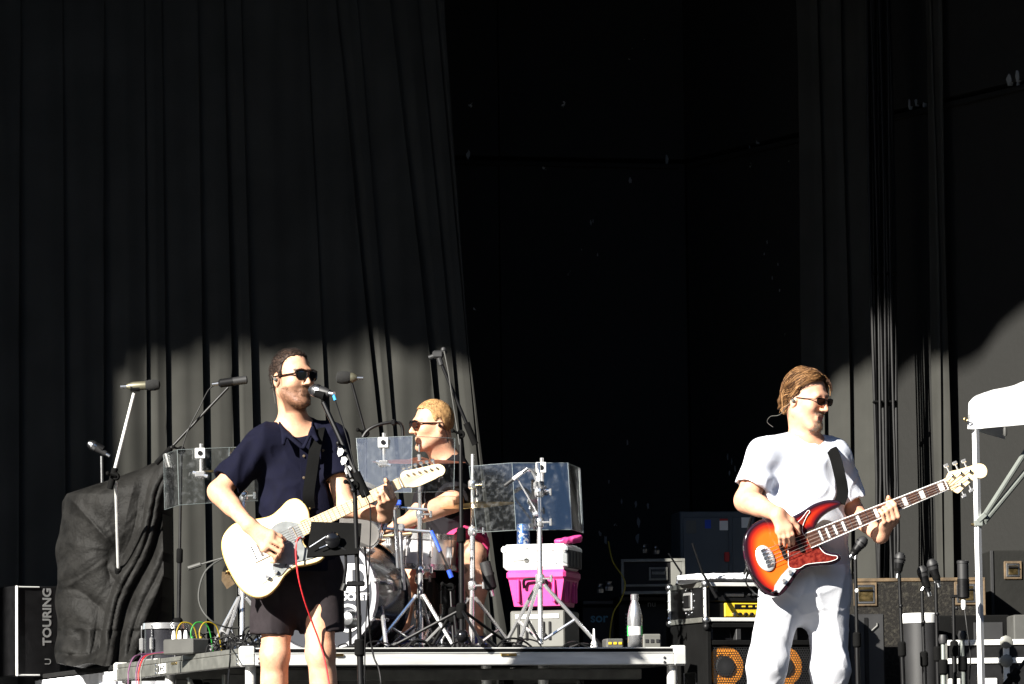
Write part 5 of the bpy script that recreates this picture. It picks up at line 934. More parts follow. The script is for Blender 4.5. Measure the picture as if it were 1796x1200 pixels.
# clear shields
def shield(label, pts, stand=None, plate=None, tilt=0.):
    "pts: (px_top,py_top,px_bottom,py_bottom,Y) for each fold"
    c = P(pts[1][2], pts[1][3], pts[1][4]); t = thing('clear_shield', label, 'shield', c)
    C = [(P(a, b, Y + tilt), P(c_, d, Y)) for a, b, c_, d, Y in pts]
    for (a, b), (c_, d) in zip(C, C[1:]):
        n = (c_ - a).cross(b - a).normalized() * .003; vs = [a - n, c_ - n, d - n, b - n, a + n, c_ + n, d + n, b + n]
        MB().add(vs, [(0, 1, 2, 3), (7, 6, 5, 4), (0, 4, 5, 1), (1, 5, 6, 2), (2, 6, 7, 3), (3, 7, 4, 0)]).build('panel', 'plexi', t)
    for a, b in C: MB().tube([a, b], .0016, 6).build('edge', 'plexiedge', t)
    for k in (0, 1): MB().tube([q[k] for q in C], .0014, 6).build('edge', 'plexiedge', t)
    if plate:
        q = P(*plate); pl = MB().box(q, (.048, .010, .048), None, .003).build('clamp_plate', 'white', t); MB().lathe([(.012, 0), (.012, .003)], q + V(0, -.006, 0), (0, -1, 0), 12).build('emblem', 'black', pl); MB().tube([q + V(.004, .01, .045), q + V(.004, .01, -.12)], .009, 10).box(q + V(.0, 0, -.10), (.05, .035, .03), None, .006).tube([q + V(-.035, -.01, -.09), q + V(.035, -.01, -.11)], .008, 8).build('clamp', 'chrome', t)
shield('clear shield at left behind the singer\'s right arm, its clamp plate white', [(287, 797, 289, 894, 22.75), (311, 789, 314, 886, 22.45), (402, 785, 402, 880, 22.5), (470, 783, 470, 878, 22.6)], plate=(351, 795, 22.42))
shield('clear shield in the middle, in front of the drummer\'s chest', [(625, 769, 632, 863, 22.41), (723, 765, 722, 864, 22.35), (798, 769, 796, 862, 22.50)], plate=(672, 776, 22.42), tilt=.065)
shield('clear shield at right above the pink cooler, mirroring the blue sky', [(823, 818, 836, 934, 22.13), (898, 812, 905, 930, 22.02), (996, 812, 1003, 929, 22.05), (1017, 821, 1023, 935, 22.30)], plate=(949, 820, 22.07), tilt=.08)
# ------------------------------------------------------------------ MICROPHONES AND STANDS
def microphone(label, a, b, kind='dyn', m='darkgrey', s=1., clip=None, group=None):
    a, b = Vector(a), Vector(b); d = (b - a).normalized(); L = (b - a).length; t = thing('microphone', label, 'microphone', b, group)
    if kind == 'dyn':
        MB().lathe([(.0, 0), (.014 * s, .004 * s), (.0235 * s, .018 * s), (.025 * s, .03 * s), (.025 * s, .036 * s), (.022 * s, .05 * s)], a, d, 18).build('grille', 'steel' if m != 'black' else 'darkgrey', t)
        MB().lathe([(.0255 * s, .030 * s), (.0255 * s, .036 * s)], a, d, 18).build('band', m, t); MB().lathe([(.0215 * s, .05 * s), (.0185 * s, .07 * s), (.013 * s, L)], a, d, 16).build('body', m, t)
        MB().lathe([(.0098 * s, L), (.0098 * s, L + .022)], a, d, 12).build('connector', 'steel', t)
    elif kind == 'foam':
        MB().lathe([(.006, 0), (.022 * s, .006), (.027 * s, .025), (.027 * s, .055), (.021 * s, .072)], a, d, 18).build('windscreen', 'foam', t); MB().lathe([(.0215 * s, .07), (.021 * s, L * .8), (.015 * s, L * .93), (.0105 * s, L)], a, d, 18).build('body', m, t); MB().lathe([(.0095, L), (.0095, L + .03)], a, d, 12).build('connector', 'steel', t)
    else:
        MB().lathe([(.012 * s, 0), (.021 * s, .004), (.021 * s, L * .5)], a, d, 18).build('grille', 'darkgrey', t); MB().lathe([(.022 * s, L * .5), (.022 * s, L * .93), (.012 * s, L)], a, d, 18).build('body', m, t); MB().lathe([(.0095, L), (.0095, L + .03)], a, d, 12).build('connector', 'steel', t)
    return t
def mic_stand(label, base, top, boom=None, m='black', r=.0105, feet='tripod', clip=None, spread=.3, group=None, joint=.55, a0=.7, wt=True, rb=None, base_part=True, bm=None):
    base, top = Vector(base), Vector(top); t = thing('microphone_stand', label, 'microphone stand', base, group); L = top - base
    MB().tube([base + V(0, 0, .03), base + L * joint], r, 12).build('lower_tube', m, t); MB().tube([base + L * joint, top], r * .75, 10).build('upper_tube', m, t)
    cl = MB().lathe([(r * 1.2, -.035), (r * 1.65, -.028), (r * 1.65, .028), (r * 1.2, .035)], base + L * joint, L, 12).build('clutch', 'blackmat', t)
    if boom:
        a, b = map(Vector, boom); d = (b - a).normalized(); rb = rb or r * .72; MB().tube([a, b], rb, 10).build('boom', bm or m, t)
        hb = MB().lathe([(.016, -.018), (.02, -.012), (.02, .012), (.016, .018)], top, (0, -1, 0), 14).build('boom_joint', 'blackmat', t); MB().tube([top + V(0, -.02, 0), top + V(-.03, -.035, .012)], .006, 8).ball(top + V(-.036, -.036, .014), .010, 10).build('knob', 'blackmat', hb)
        if wt: MB().tube([a - d * .005, a + d * .10], rb * 1.9, 12).build('grip', 'blackmat', t)
    if base_part:
        if feet == 'tripod': tripod(t, base, .17, spread, m, a0, r=.007, brace=False); MB().lathe([(.018, .14), (.024, .15), (.024, .2), (.016, .21)], base, UZ, 12).build('hub', 'blackmat', t)
        else: MB().lathe([(.13, .0), (.13, .012), (.10, .022), (.02, .03)], base, UZ, 32).build('round_base', m, t)
    return t
def clip_at(parent, p, d, m='black'): d = Vector(d).normalized(); return MB().tube([Vector(p) - d * .022, Vector(p) + d * .022], .019, 12).build('mic_clip', m, parent)
# singer's stand
b0 = P(638, 1345, 19.62); b0.z = 0; jt = P(622, 852, 19.60)
ms = mic_stand('black boom microphone stand directly in front of the singer', b0, jt, (P(641, 868, 19.60), P(567, 706, 19.68)), 'blackmetal', .0135, 'round', joint=.44, rb=.0105)
clip_at(ms, P(563, 692, 19.68), P(582, 700, 19.66) - P(548, 686, 19.70), 'blackmat')
MB().tube(spline([P(567, 706, 19.68), P(566, 698, 19.68), P(564, 692, 19.68)], 3), .008, 8).build('swivel', 'blackmat', ms)
microphone('silver-headed vocal microphone at the singer\'s mouth', P(543, 683, 19.72), P(578, 690, 19.67), 'dyn', 'darkgrey', 1.12)
MB().tube(spline([P(579, 689, 19.665), P(584, 692, 19.66), P(588, 702, 19.655)], 4), .006, 8).build('cable_boot', 'blue_lit_cable', label='cable end tinted as if lit blue behind the vocal microphone', cat='cable')  # blue light on the cable end is put into its colour
MB().tube(spline([P(588, 702, 19.655), P(600, 740, 19.65), P(612, 780, 19.63), P(625, 830, 19.61), P(641, 868, 19.58), P(650, 900, 19.56), P(647, 1000, 19.58), P(640, 1150, 19.59), V(P(642, 1300, 19.6).x, 19.58, .01)], 6), .003, 6).build('microphone_cable', 'black', label='thin black cable trailing from the vocal microphone down its stand', cat='cable')
ph = thing('pick_holder', 'row of white plectrums clipped along the singer\'s microphone boom', 'pick holder', P(605, 815, 19.62)); MB().tube([P(594, 785, 19.64), P(616, 838, 19.60)], .008, 8).build('strip', 'black', ph)
for px, py in ((597, 793), (603, 808), (610, 824)): q = P(px, py, 19.61); MB().prism([(-.013, .010), (-.010, -.010), (0, -.020), (.011, -.008), (.012, .011), (0, .017)], q, V(.93, 0, -.36), V(.36, 0, .93), V(0, -1, 0), 0, .0016).build('plectrum', 'white', ph)
MB().ball(P(593, 778, 19.61), .010, 10).tube([P(593, 778, 19.61), P(600, 782, 19.62)], .004, 6).build('boom_screw', 'black', ms)
MB().tube([P(610, 838, 19.57), P(620, 858, 19.57)], .006, 8).ball(P(609, 836, 19.57), .009, 10).ball(P(619, 860, 19.57), .011, 10).build('lever', 'black', ms)
mt = thing('music_stand', 'small black tray tilted back, clamped to the singer\'s microphone stand', 'music stand', P(605, 1030, 19.62))
a, b, c_, d_ = P(546, 916, 19.70), P(634, 919, 19.68), P(630, 972, 19.58), P(538, 978, 19.60); n_ = (b - a).cross(d_ - a).normalized() * .004
MB().add([a - n_, b - n_, c_ - n_, d_ - n_, a + n_, b + n_, c_ + n_, d_ + n_], [(0, 1, 2, 3), (7, 6, 5, 4), (0, 4, 5, 1), (1, 5, 6, 2), (2, 6, 7, 3), (3, 7, 4, 0)]).build('tray', 'blackmat', mt)
MB().lathe([(.03, -.014), (.036, 0), (.03, .02), (.012, .03)], P(583, 948, 19.60), (.1, -1, -.1), 16).build('knuckle', 'blackgloss', mt); MB().tube([P(543, 960, 19.585), P(574, 940, 19.59)], .003, 6).tube([P(560, 962, 19.585), P(578, 955, 19.59)], .003, 6).build('wire_clip', 'steel', mt)
MB().tube([P(588, 955, 19.61), P(606, 965, 19.6), P(607, 995, 19.6), P(602, 1030, 19.6)], .0065, 8).build('arm', 'black', mt); MB().box(P(624, 1024, 19.61), (.075, .03, .022), None, .005).tube([P(605, 1024, 19.59), P(601, 1036, 19.59)], .013, 10).build('pole_clamp', 'blackmetal', mt)
# left stands
s1 = mic_stand('silver boom stand in front of the tarpaulin, tallest at far left', V(P(214, 1100, 23.9).x, 23.85, RZ), P(203, 836, 23.2), (P(193, 856, 23.2), P(235, 690, 23.2)), 'alu', .0115, joint=.5, spread=.08); clip_at(s1, P(237, 680, 23.2), V(1, 0, 0), 'black')
microphone('long bronze microphone lying level with its dark windscreen to the right, far left', P(281, 675, 23.2), P(222, 678, 23.2), 'foam', 'micgold', 1.0)
s2 = mic_stand('short steel stand peeking above the tarpaulin at far left', V(P(180, 900, 24.3).x, 24.42, RZ), P(178, 800, 24.3), None, 'steel', .010, spread=.1); clip_at(s2, P(174, 785, 24.3), V(1, 0, -.5), 'black')
microphone('small silver-headed microphone above the tarpaulin at far left', P(154, 776, 24.3), P(186, 796, 24.3), 'dyn', 'darkgrey', 1.0)
s3 = mic_stand('black stand whose long boom slants up behind the singer\'s right shoulder', deckpt(312, 22.9), P(318, 790, 22.9), (P(275, 812, 22.9), P(400, 680, 22.9)), 'black', .0095, spread=.24, joint=.5); clip_at(s3, P(394, 671, 22.9), V(1, 0, .1), 'blackmat')
microphone('black pencil microphone pointing right beside the singer\'s head', P(434, 666, 22.9), P(383, 673, 22.9), 'pencil', 'black', .95)
MB().tube(spline([P(380, 674, 22.9), P(366, 684, 22.9), P(350, 715, 22.88), P(330, 755, 22.88), P(318, 792, 22.88)], 6), .003, 6).build('microphone_cable', 'black', label='cable drooping from the black pencil microphone along its boom', cat='cable')
s4 = mic_stand('black stand rising behind the singer\'s left shoulder with a curved arm', deckpt(645, 23.1), P(641, 760, 23.1), (P(641, 760, 23.1), P(617, 672, 23.1)), 'black', .0095, spread=.22, wt=False, joint=.5); clip_at(s4, P(610, 664, 23.1), V(1, 0, .1), 'blackmat')
MB().tube(spline([P(632, 775, 23.05), P(645, 755, 23.05), P(668, 744, 23.05), P(695, 741, 23.05), P(705, 748, 23.05), P(707, 770, 23.05)], 6), .008, 8).box(P(633, 772, 23.03), (.04, .03, .03), None, .006).box(P(690, 741, 23.03), (.02, .025, .03), None, .005).build('curved_arm', 'black', s4)
microphone('stubby black and olive microphone right of the singer\'s head', P(589, 662, 23.1), P(626, 663, 23.1), 'foam', 'micgold', 1.15)
s5 = mic_stand('tall black boom stand in front of the drummer', deckpt(810, 21.55), P(808, 762, 21.55), (P(833, 778, 21.55), P(770, 628, 21.55)), 'blackmetal', .0125, spread=.34, joint=.53, a0=2.9, rb=.008); MB().ball(deckpt(811, 21.52) + V(0, 0, .06), .03, 14).build('base_ball', 'blackgloss', s5)
MB().box(P(768, 622, 21.55), (.05, .03, .035), None, .008).tube([P(752, 628, 21.55), P(784, 616, 21.55)], .011, 10).ball(P(778, 614, 21.54), .014, 10).tube([P(770, 628, 21.55), P(774, 640, 21.55)], .013, 10).build('mic_clip', 'darkgrey', s5); MB().tube(spline([P(779, 616, 21.53), P(786, 650, 21.53), P(792, 690, 21.53), P(800, 740, 21.53), P(806, 780, 21.52)], 5), .003, 6).build('clip_cable', 'grey', s5)
# drum microphones and small clamps
microphone('small silver microphone on a clip in front of the right clear shield', P(884, 853, 21.95), P(916, 829, 21.95), 'pencil', 'white', .42)
MB().tube(spline([P(914, 831, 21.95), P(925, 824, 21.95), P(934, 828, 21.96), P(942, 845, 21.97)], 5), .007, 8).tube([P(908, 840, 21.96), P(942, 900, 21.97)], .004, 8).box(P(945, 850, 21.96), (.05, .04, .03), None, .008).box(P(950, 866, 21.96), (.03, .03, .03), None, .008).tube([P(935, 903, 21.96), P(948, 900, 21.96)], .011, 10).build('boom_arm', 'chrome', sst)
mt2 = mic_stand('slim black boom with a blue-taped end crossing the snare drum', deckpt(796, 22.0), P(790, 1030, 22.1), (P(793, 1012, 22.2), P(754, 925, 22.35)), 'black', .007, spread=.12, wt=False); MB().tube([P(757, 932, 22.34), P(773, 968, 22.28)], .0085, 8).tube([P(787, 1000, 22.2), P(792, 1013, 22.2)], .012, 10).build('tape', 'bluetape', mt2)
cm = thing('kick_microphone', 'rounded grey microphone in front of the bass drum port', 'microphone', P(612, 1100, 21.95)); MB().lathe([(.0, 0), (.028, .008), (.042, .03), (.044, .06), (.034, .085), (.018, .10)], P(612, 1086, 21.92) - KN * -.03, -KN, 20).build('body', 'steel', cm); MB().tube([P(614, 1086, 21.98), V(P(614, 1086, 22).x, 22.0, RZ + .01)], .007, 8).build('stem', 'black', cm); MB().lathe([(.06, 0), (.06, .01), (.02, .018)], V(P(614, 1086, 22).x, 22.0, RZ), UZ, 20).build('foot', 'black', cm)
microphone('dark slab microphone clamped at the drummer\'s knee', P(850, 985, 22.6), P(862, 1035, 22.6), 'pencil', 'black', 1.3)
for i, (px, py, lb) in enumerate(((690, 886, 'blue-taped clamp above the snare drum\'s left edge'), (700, 925, 'chrome clamp on the left rim of the snare drum'))):
    ct = thing('clamp', lb, 'clamp', P(px, py, 22.4)); MB().box(P(px, py, 22.4), (.05, .03, .035), None, .008).tube([P(px - 22, py + 2, 22.4), P(px + 60, py + 8, 22.4)], .007, 8).build('body', 'chrome', ct); MB().tube([P(px + 2, py + 8, 22.38), P(px + 8, py + 110, 22.4)], .010, 8).build('rod', 'steel', ct)
    if i == 0: MB().box(P(px + 5, py - 4, 22.37), (.05, .02, .025), None, .005).build('tape', 'bluetape', ct)
# ------------------------------------------------------------------ COOLERS, BOTTLE AND BOXES ON THE RISER
cy_ = math.radians(-14); CXv = V(math.cos(cy_), math.sin(cy_), 0); CNv = V(-math.sin(cy_), math.cos(cy_), 0); CR = (CXv, CNv, UZ); CYd = 22.25
def gearbox(name, label, cat, x0, x1, y0, y1, Y, depth, yaw, m, part='body', bev=.006, group=None):
    a = P(x0, (y0 + y1) / 2, Y); b = P(x1, (y0 + y1) / 2, Y); X = V(math.cos(yaw), math.sin(yaw), 0); N = V(-math.sin(yaw), math.cos(yaw), 0); W = (b.x - a.x) / math.cos(yaw) 
    zt = P((x0 + x1) / 2, y0, Y).z; zb = P((x0 + x1) / 2, y1, Y).z; o = V((a.x + b.x) / 2, Y, zb)   # o: centre of the front foot edge
    t = thing(name, label, cat, o + N * depth / 2, group); bo = MB().box(o + N * depth / 2 + V(0, 0, (zt - zb) / 2), (W, depth, zt - zb), (X, N, UZ), bev).build(part, m, t)
    def L(s, h, n=0.): return o + X * s + V(0, 0, h) - N * n
    return t, L, (X, N, UZ), W, zt - zb, bo
def bx(L, R, s, h, n, size, m, t, name, bev=.002): return MB().box(L(s, h, n), size, R, bev).build(name, m, t)
pk = thing('pink_cooler', 'bright pink hard cooler with black handle under the white one', 'cooler', V(P(945, 1063, CYd).x, CYd + .15, P(945, 1063, CYd).z))
o = V(P(941, 1063, CYd).x, CYd, P(941, 1063, CYd).z); zt = P(941, 1000, CYd).z - o.z; hw = .132
lo = [o + CXv * s * (hw - .022) + CNv * n for s, n in ((-1, .012), (1, .012), (1, .29), (-1, .29))]; hi = [o + CXv * s * hw + CNv * n + V(0, 0, zt * .74) for s, n in ((-1, 0), (1, 0), (1, .30), (-1, .30))]
MB().add(lo + hi, [(3, 2, 1, 0), (4, 5, 6, 7)] + [(i, (i + 1) % 4, 4 + (i + 1) % 4, 4 + i) for i in range(4)]).build('tub', 'pink', pk, sharp=20)
MB().box(o + CNv * .15 + V(0, 0, zt * .87), (hw * 2 + .02, .32, zt * .27), CR, .012).build('lid', 'pink', pk)
for s in (-.085, .085): MB().box(o + CXv * s - CNv * .004 + V(0, 0, zt * .42), (.014, .016, zt * .66), CR, .004).build('rib', 'pinkdeep', pk)
for n in (.06, .11, .2, .25): MB().box(o + CXv * (hw - .004) + CNv * n + V(0, 0, zt * .40), (.016, .012, zt * .6), CR, .004).build('rib', 'pink', pk)
MB().tube(spline([o + CXv * -.055 - CNv * .01 + V(0, 0, zt * .50), o + CXv * -.055 - CNv * .02 + V(0, 0, zt * .66), o + CXv * -.04 - CNv * .026 + V(0, 0, zt * .74), o + CXv * .04 - CNv * .026 + V(0, 0, zt * .74), o + CXv * .055 - CNv * .02 + V(0, 0, zt * .66), o + CXv * .055 - CNv * .01 + V(0, 0, zt * .50)], 4), .007, 8).build('handle', 'black', pk)
wz = o.z + zt * 1.012; wt_ = P(941, 954, CYd).z - wz; wc = thing('white_cooler', 'white hard cooler stacked on the pink one, can on its lid', 'cooler', V(o.x, o.y + .15, wz))
MB().box(o + CXv * -.008 + CNv * .15 + V(0, 0, zt * 1.012 + wt_ * .5), (.305, .30, wt_), CR, .016).build('tub', 'white', wc); MB().box(o + CXv * -.008 + CNv * .15 + V(0, 0, zt * 1.012 + wt_ * .80), (.318, .312, wt_ * .28), CR, .010).build('lid', 'white', wc)
MB().lathe([(.012, 0), (.012, .002)], o + CXv * -.045 - CNv * .002 + V(0, 0, zt * 1.012 + wt_ * .36), -CNv, 14).box(o + CXv * -.085 - CNv * .001 + V(0, 0, zt * 1.012 + wt_ * .36), (.05, .003, .006), CR).box(o + CXv * -.04 - CNv * .007 + V(0, 0, zt * 1.012 + wt_ * .82), (.014, .003, .004), CR).build('emblem', 'grey', wc)
MB().box(o + CXv * .1465 + CNv * .15 + V(0, 0, zt * 1.012 + wt_ * .42), (.012, .27, wt_ * .72), CR, .004).build('dark_end_panel', 'darkgrey', wc)  # dark panel added so the cooler's unlit end reads dark
for k in range(4): MB().box(o + CXv * .153 + CNv * (.05 + .066 * k) + V(0, 0, zt * 1.012 + wt_ * .42), (.008, .02, wt_ * .6), CR, .003).build('rib', 'grey', wc)
tz = wz + wt_ + .001; pl_ = thing('pink_pouch', 'small folded bright pink pouch on the white cooler\'s lid', 'pouch', o + CXv * .13 + CNv * .12 + V(0, 0, tz - o.z)); F = Field(np.array(OFF[pl_.name]) - .12, np.array(OFF[pl_.name]) + .12, .004)
q = OFF[pl_.name]; F.cap(q + V(-.05, -.02, .014), q + V(.045, .0, .018), .02, .018, .01, flat=(UZ, .7)); F.cap(q + V(-.03, -.03, .016), q + V(.05, -.02, .028), .014, .012, .01); F.warp(folds(71, .004, 60)); F.plane(q, (0, 0, -1)); F.mesh('fabric', 'pink', pl_)
cn = thing('drink_can', 'blue and silver drink can on the white cooler', 'can', V(P(918, 952, CYd + .12).x, CYd + .12, tz)); MB().lathe([(.024, 0), (.030, .007), (.030, .088), (.026, .097)], OFF[cn.name], UZ, 24).build('side', 'can', cn); MB().lathe([(.026, .097), (.026, .1), (.023, .098), (0, .097)], OFF[cn.name], UZ, 24).build('lid', 'steel', cn)
t, L, R, W, H, b = gearbox('power_unit', 'pale grey power unit under the pink cooler', 'power unit', 895, 990, 1071, 1136, 22.22, .3, cy_, 'ltgrey')
for s in (-.09, -.05, .03, .06): bx(L, R, s, H * .45, .002, (.012, .008, H * .5), 'black', t, 'vent_slot')
bx(L, R, 0, H * .84, .002, (W * .8, .006, .02), 'white', t, 'panel'); MB().lathe([(.012, 0), (.012, .015)], L(.03, H * .35, .0), -R[1], 12).build('socket', 'black', t)
bt = thing('water_bottle', 'steel water bottle with green and white band on the riser', 'bottle', deckpt(1114, 21.75)); q = OFF[bt.name]
MB().lathe([(.030, 0), (.034, .006), (.034, .13), (.033, .15), (.026, .185), (.016, .212), (.0155, .225)], q, UZ, 28).build('flask', 'bottle', bt); MB().lathe([(.018, .222), (.018, .245), (.015, .248)], q, UZ, 20).build('cap', 'bottle', bt)
MB().lathe([(.0345, .062), (.0345, .10)], q, UZ, 28).build('band', 'white', bt)
for sx in (-1, 1):
    x_, y_ = V(1, 0, 0), V(0, 1, 0); m_ = MB(); pts = []
    for k in range(9): a = (-.6 + 1.2 * k / 8) + (0 if sx > 0 else math.pi); pts.append((math.cos(a) * .0353, math.sin(a) * .0353))
    vs = [q + V(x, y, z) for z in (.058, .104) for x, y in pts]; m_.add(vs, [(k, k + 1, 9 + k + 1, 9 + k) for k in range(8)]).build('green_stripe', 'green', bt)
for nm, lb, ct, x0, x1, y0, y1, Y, m_ in (('plug_box', 'small grey socket box at the right end of the riser', 'box', 1064, 1094, 1120, 1141, 21.8, 'grey'), ('connector_box', 'small beige slotted box behind the steel bottle', 'box', 1128, 1160, 1112, 1143, 22.3, 'ltgrey')):
    t, L, R, W, H, b = gearbox(nm, lb, ct, x0, x1, y0, y1, Y, .1, .2, m_)
    for k in range(3): bx(L, R, -W * .3 + W * .3 * k, H * .6, .001, (W * .18, .004, H * .2), 'darkgrey' if nm != 'plug_box' else 'yellow', t, 'socket', .0005)
MB().lathe([(.018, 0), (.016, .02), (.006, .04), (.004, .09)], deckpt(1042, 21.6) , (0, .2, 1), 10).build('white_plug', 'white', label='white plug standing by the right tripod foot on the riser', cat='plug')
MB().tube(spline([P(1067, 950, 27.2), P(1075, 985, 27.1), P(1096, 1020, 27.0), P(1090, 1050, 27.0), P(1076, 1075, 27.0), P(1070, 1110, 27.0), P(1068, 1150, 27.0)], 8), .004, 6).build('yellow_cable', 'yellowdim', label='thin yellow cable hanging down behind the bottle', cat='cable')
# ------------------------------------------------------------------ GEAR IN THE ALCOVE
t, L, R, W, H, b = gearbox('flight_case', 'black flight case with silver edges and sunken handle in the alcove', 'flight case', 1090, 1201, 981, 1042, 27.2, .4, 0, 'black')
for s in (-W / 2 + .006, W / 2 - .006): bx(L, R, s, H / 2, .003, (.018, .012, H + .006), 'aludull', t, 'edging')
for h in (.008, H - .006): bx(L, R, 0, h, .0045, (W + .006, .012, .018), 'aludull', t, 'edging')
bx(L, R, 0, H * .25, .0025, (W, .008, .014), 'aludull', t, 'edging'); bx(L, R, W * .37, H * .6, .0015, (W * .18, .008, H * .68), 'ltgrey', t, 'label')  # pale slab at the right is a patch of sunlight painted onto the case
hd_ = bx(L, R, .03, H * .58, .004, (.108, .01, .075), 'aludull', t, 'handle_dish'); bx(L, R, .03, H * .58, .009, (.085, .006, .052), 'darkgrey', hd_, 'recess'); bx(L, R, .03, H * .60, .014, (.075, .008, .018), 'aludull', hd_, 'grip')
t, L, R, W, H, b = gearbox('electrical_cabinet', 'tall grey electrical cabinet with red switch in the alcove', 'cabinet', 1196, 1330, 897, 1400, 27.75, .28, .16, 'cabgrey')
bx(L, R, -W * .17, H * .5, .006, (W * .6, .012, H * .96), 'cabgrey', t, 'door', .004); bx(L, R, W * .33, H * .5, .006, (W * .30, .012, H * .96), 'cabgrey', t, 'door', .004)
bx(L, R, -W * .36, H * .945, .0135, (.06, .003, .075), 'ltgrey', t, 'notice', .0005); bx(L, R, -W * .14, H * .955, .0135, (.035, .003, .05), 'bluetape', t, 'notice', .0005); bx(L, R, .07 * W, H * .95, .0135, (.05, .003, .055), 'white', t, 'notice', .0005); bx(L, R, .07 * W, H * .97, .0155, (.048, .002, .012), 'redplastic', t, 'notice_band', .0005); bx(L, R, W * .36, H * .96, .0135, (.05, .003, .06), 'white', t, 'notice', .0005); MB().box(L(.10 * W, H * .84, .02), (.03, .02, .055), R, .004).build('switch', 'redplastic', t)
for x0, x1, y0, y1, Y, lb, tx in ((1020, 1078, 1052, 1150, 27.2, 'black amplifier with pale blue letters behind the pink cooler', 'sor'), (1082, 1172, 1045, 1150, 27.35, 'black amplifier with a column of white marks behind the bottle', None)):
    t, L, R, W, H, b = gearbox('amplifier', lb, 'amplifier', x0, x1, y0, y1, Y, .3, .1, 'blackmat'); bx(L, R, 0, H * .46, .003, (W * .92, .006, H * .80), 'black', t, 'grille'); bx(L, R, 0, H * .95, .004, (W * .9, .008, .02), 'darkgrey', t, 'top_panel')
    if tx: text_part('sor', .075, L(.006, H * .67, .007), R[0], UZ, 'cyanprint', t, depth=.0006, bold=.0015)
    else:
        for k in range(8): bx(L, R, -W * .30, H * .28 + .02 * k, .0068, (.022, .002, .008), 'greyprint', t, 'mark', .0003)
        text_part('nu', .05, L(W * .18, H * .86, .007), R[0], UZ, 'greyprint', t, depth=.0006)
for i, (px, py) in enumerate(((1052, 1040), (1068, 1036), (1130, 970), (1150, 972))): MB().lathe([(.02, 0), (.024, .02), (.012, .04), (.02, .05)], P(px, py, 27.0 if i < 2 else 27.3), UZ, 12).build('small_fitting', 'steel', label=['round steel fitting left of the flight case, the left one', 'round steel fitting left of the flight case, the right one', 'small dark fitting on the flight case lid, the left one', 'small dark fitting on the flight case lid, the right one'][i], cat='fitting', group='small metal fittings by the flight case')
# ------------------------------------------------------------------ BASS RIG
by = math.radians(21); BX = V(math.cos(by), math.sin(by), 0); BN = V(-math.sin(by), math.cos(by), 0); BR = (BX, BN, UZ); BC = P(1239, 1092, 22.4); BZ = BC.z; BC = V(BC.x, BC.y, 0)
bq = lambda s, h, n=0.: BC + BX * s + V(0, 0, h) - BN * n
bcab = thing('bass_cabinet', 'black bass speaker cabinet with orange cones behind its grille', 'speaker cabinet', bq(.32, 0, -.22)); cw_, cd_ = .62, .44
cbm = MB(); bh = .15; zc = BZ
cbm.box(bq(cw_ / 2, zc / 2, -cd_ / 2 - .02), (cw_, cd_ - .04, zc - .002), BR, .006); cbm.box(bq(.012, zc / 2, -.022), (.024, .05, zc - .004), BR, .004); cbm.box(bq(cw_ - .012, zc / 2, -.022), (.024, .05, zc - .004), BR, .004); cbm.box(bq(cw_ / 2, zc - .0135, -.022), (cw_ - .05, .05, .024), BR, .004); cbm.box(bq(cw_ / 2, .03, -.022), (cw_ - .05, .05, .05), BR, .004); cbm.box(bq(cw_ / 2, zc - .094, -.022), (cw_ - .05, .044, .024), BR, .003); cbm.build('box', 'blackmat', bcab)
for k in range(4): MB().prism([(-.055, -.026), (.055, -.026), (.045, .026), (-.045, .026)], bq(.09 + .146 * k, zc - .054, -.0435), BX, UZ, -BN, 0, .004).build('port', 'blackgloss', bcab)
for k in range(5): MB().box(bq(.021 + .1445 * k, zc - .054, -.024), (.026, .04, .056), BR, .003).build('port_rib', 'darkgrey', bcab)
for i, (px, py) in enumerate(((1277, 1168), (1384, 1160))):
    for row in (0, 1):
        q = bq(.098 + .30 * i, zc - .205 - .30 * row, -.019); MB().lathe([(.096, .0), (.094, .002), (.060, .0035), (.052, -.004)], q, -BN, 36).build('cone', 'orange', bcab); MB().lathe([(.052, -.002), (.044, .012), (.0, .016)], q, -BN, 28).build('dust_cap', 'darkgrey', bcab)
gm = MB(); pit = .0125; hx0, hx1, hz0, hz1 = .028, cw_ - .028, .06, zc - .112; rows = int((hz1 - hz0) / (pit * .866)); cols_ = int((hx1 - hx0) / pit)
for r0 in range(rows):
    for c0 in range(cols_):
        cx = hx0 + pit * (c0 + .5 * (r0 % 2) + .5); cz = hz0 + pit * .866 * (r0 + .5)
        if cx > hx1 - pit * .4: continue
        o1 = [(cx + math.cos(math.pi / 6 + k * math.pi / 3) * pit * .577, cz + math.sin(math.pi / 6 + k * math.pi / 3) * pit * .577) for k in range(6)]; i1 = [(cx + (x - cx) * .74, cz + (z - cz) * .74) for x, z in o1]
        gm.add([bq(x, z, -.004) for x, z in o1 + i1], [(k, (k + 1) % 6, 6 + (k + 1) % 6, 6 + k) for k in range(6)])
gm.build('grille', 'darkgrey', bcab, kind='stuff')
for s in (.0, cw_): 
    for z in (.02, zc - .02): MB().ball(bq(s, z, 0), .018, 10).build('corner', 'black', bcab)
MB().box(bq(-.003, zc * .62, -.2), (.01, .16, .08), BR, .004).build('side_handle', 'blackgloss', bcab)
rk = thing('rack_case', 'black rack case with silver edges and ball corners on the bass cabinet', 'rack case', bq(.3, zc, -.22)); rz0 = zc + .006; rh = P(1239, 1022, 22.4).z - rz0; rw_ = .54
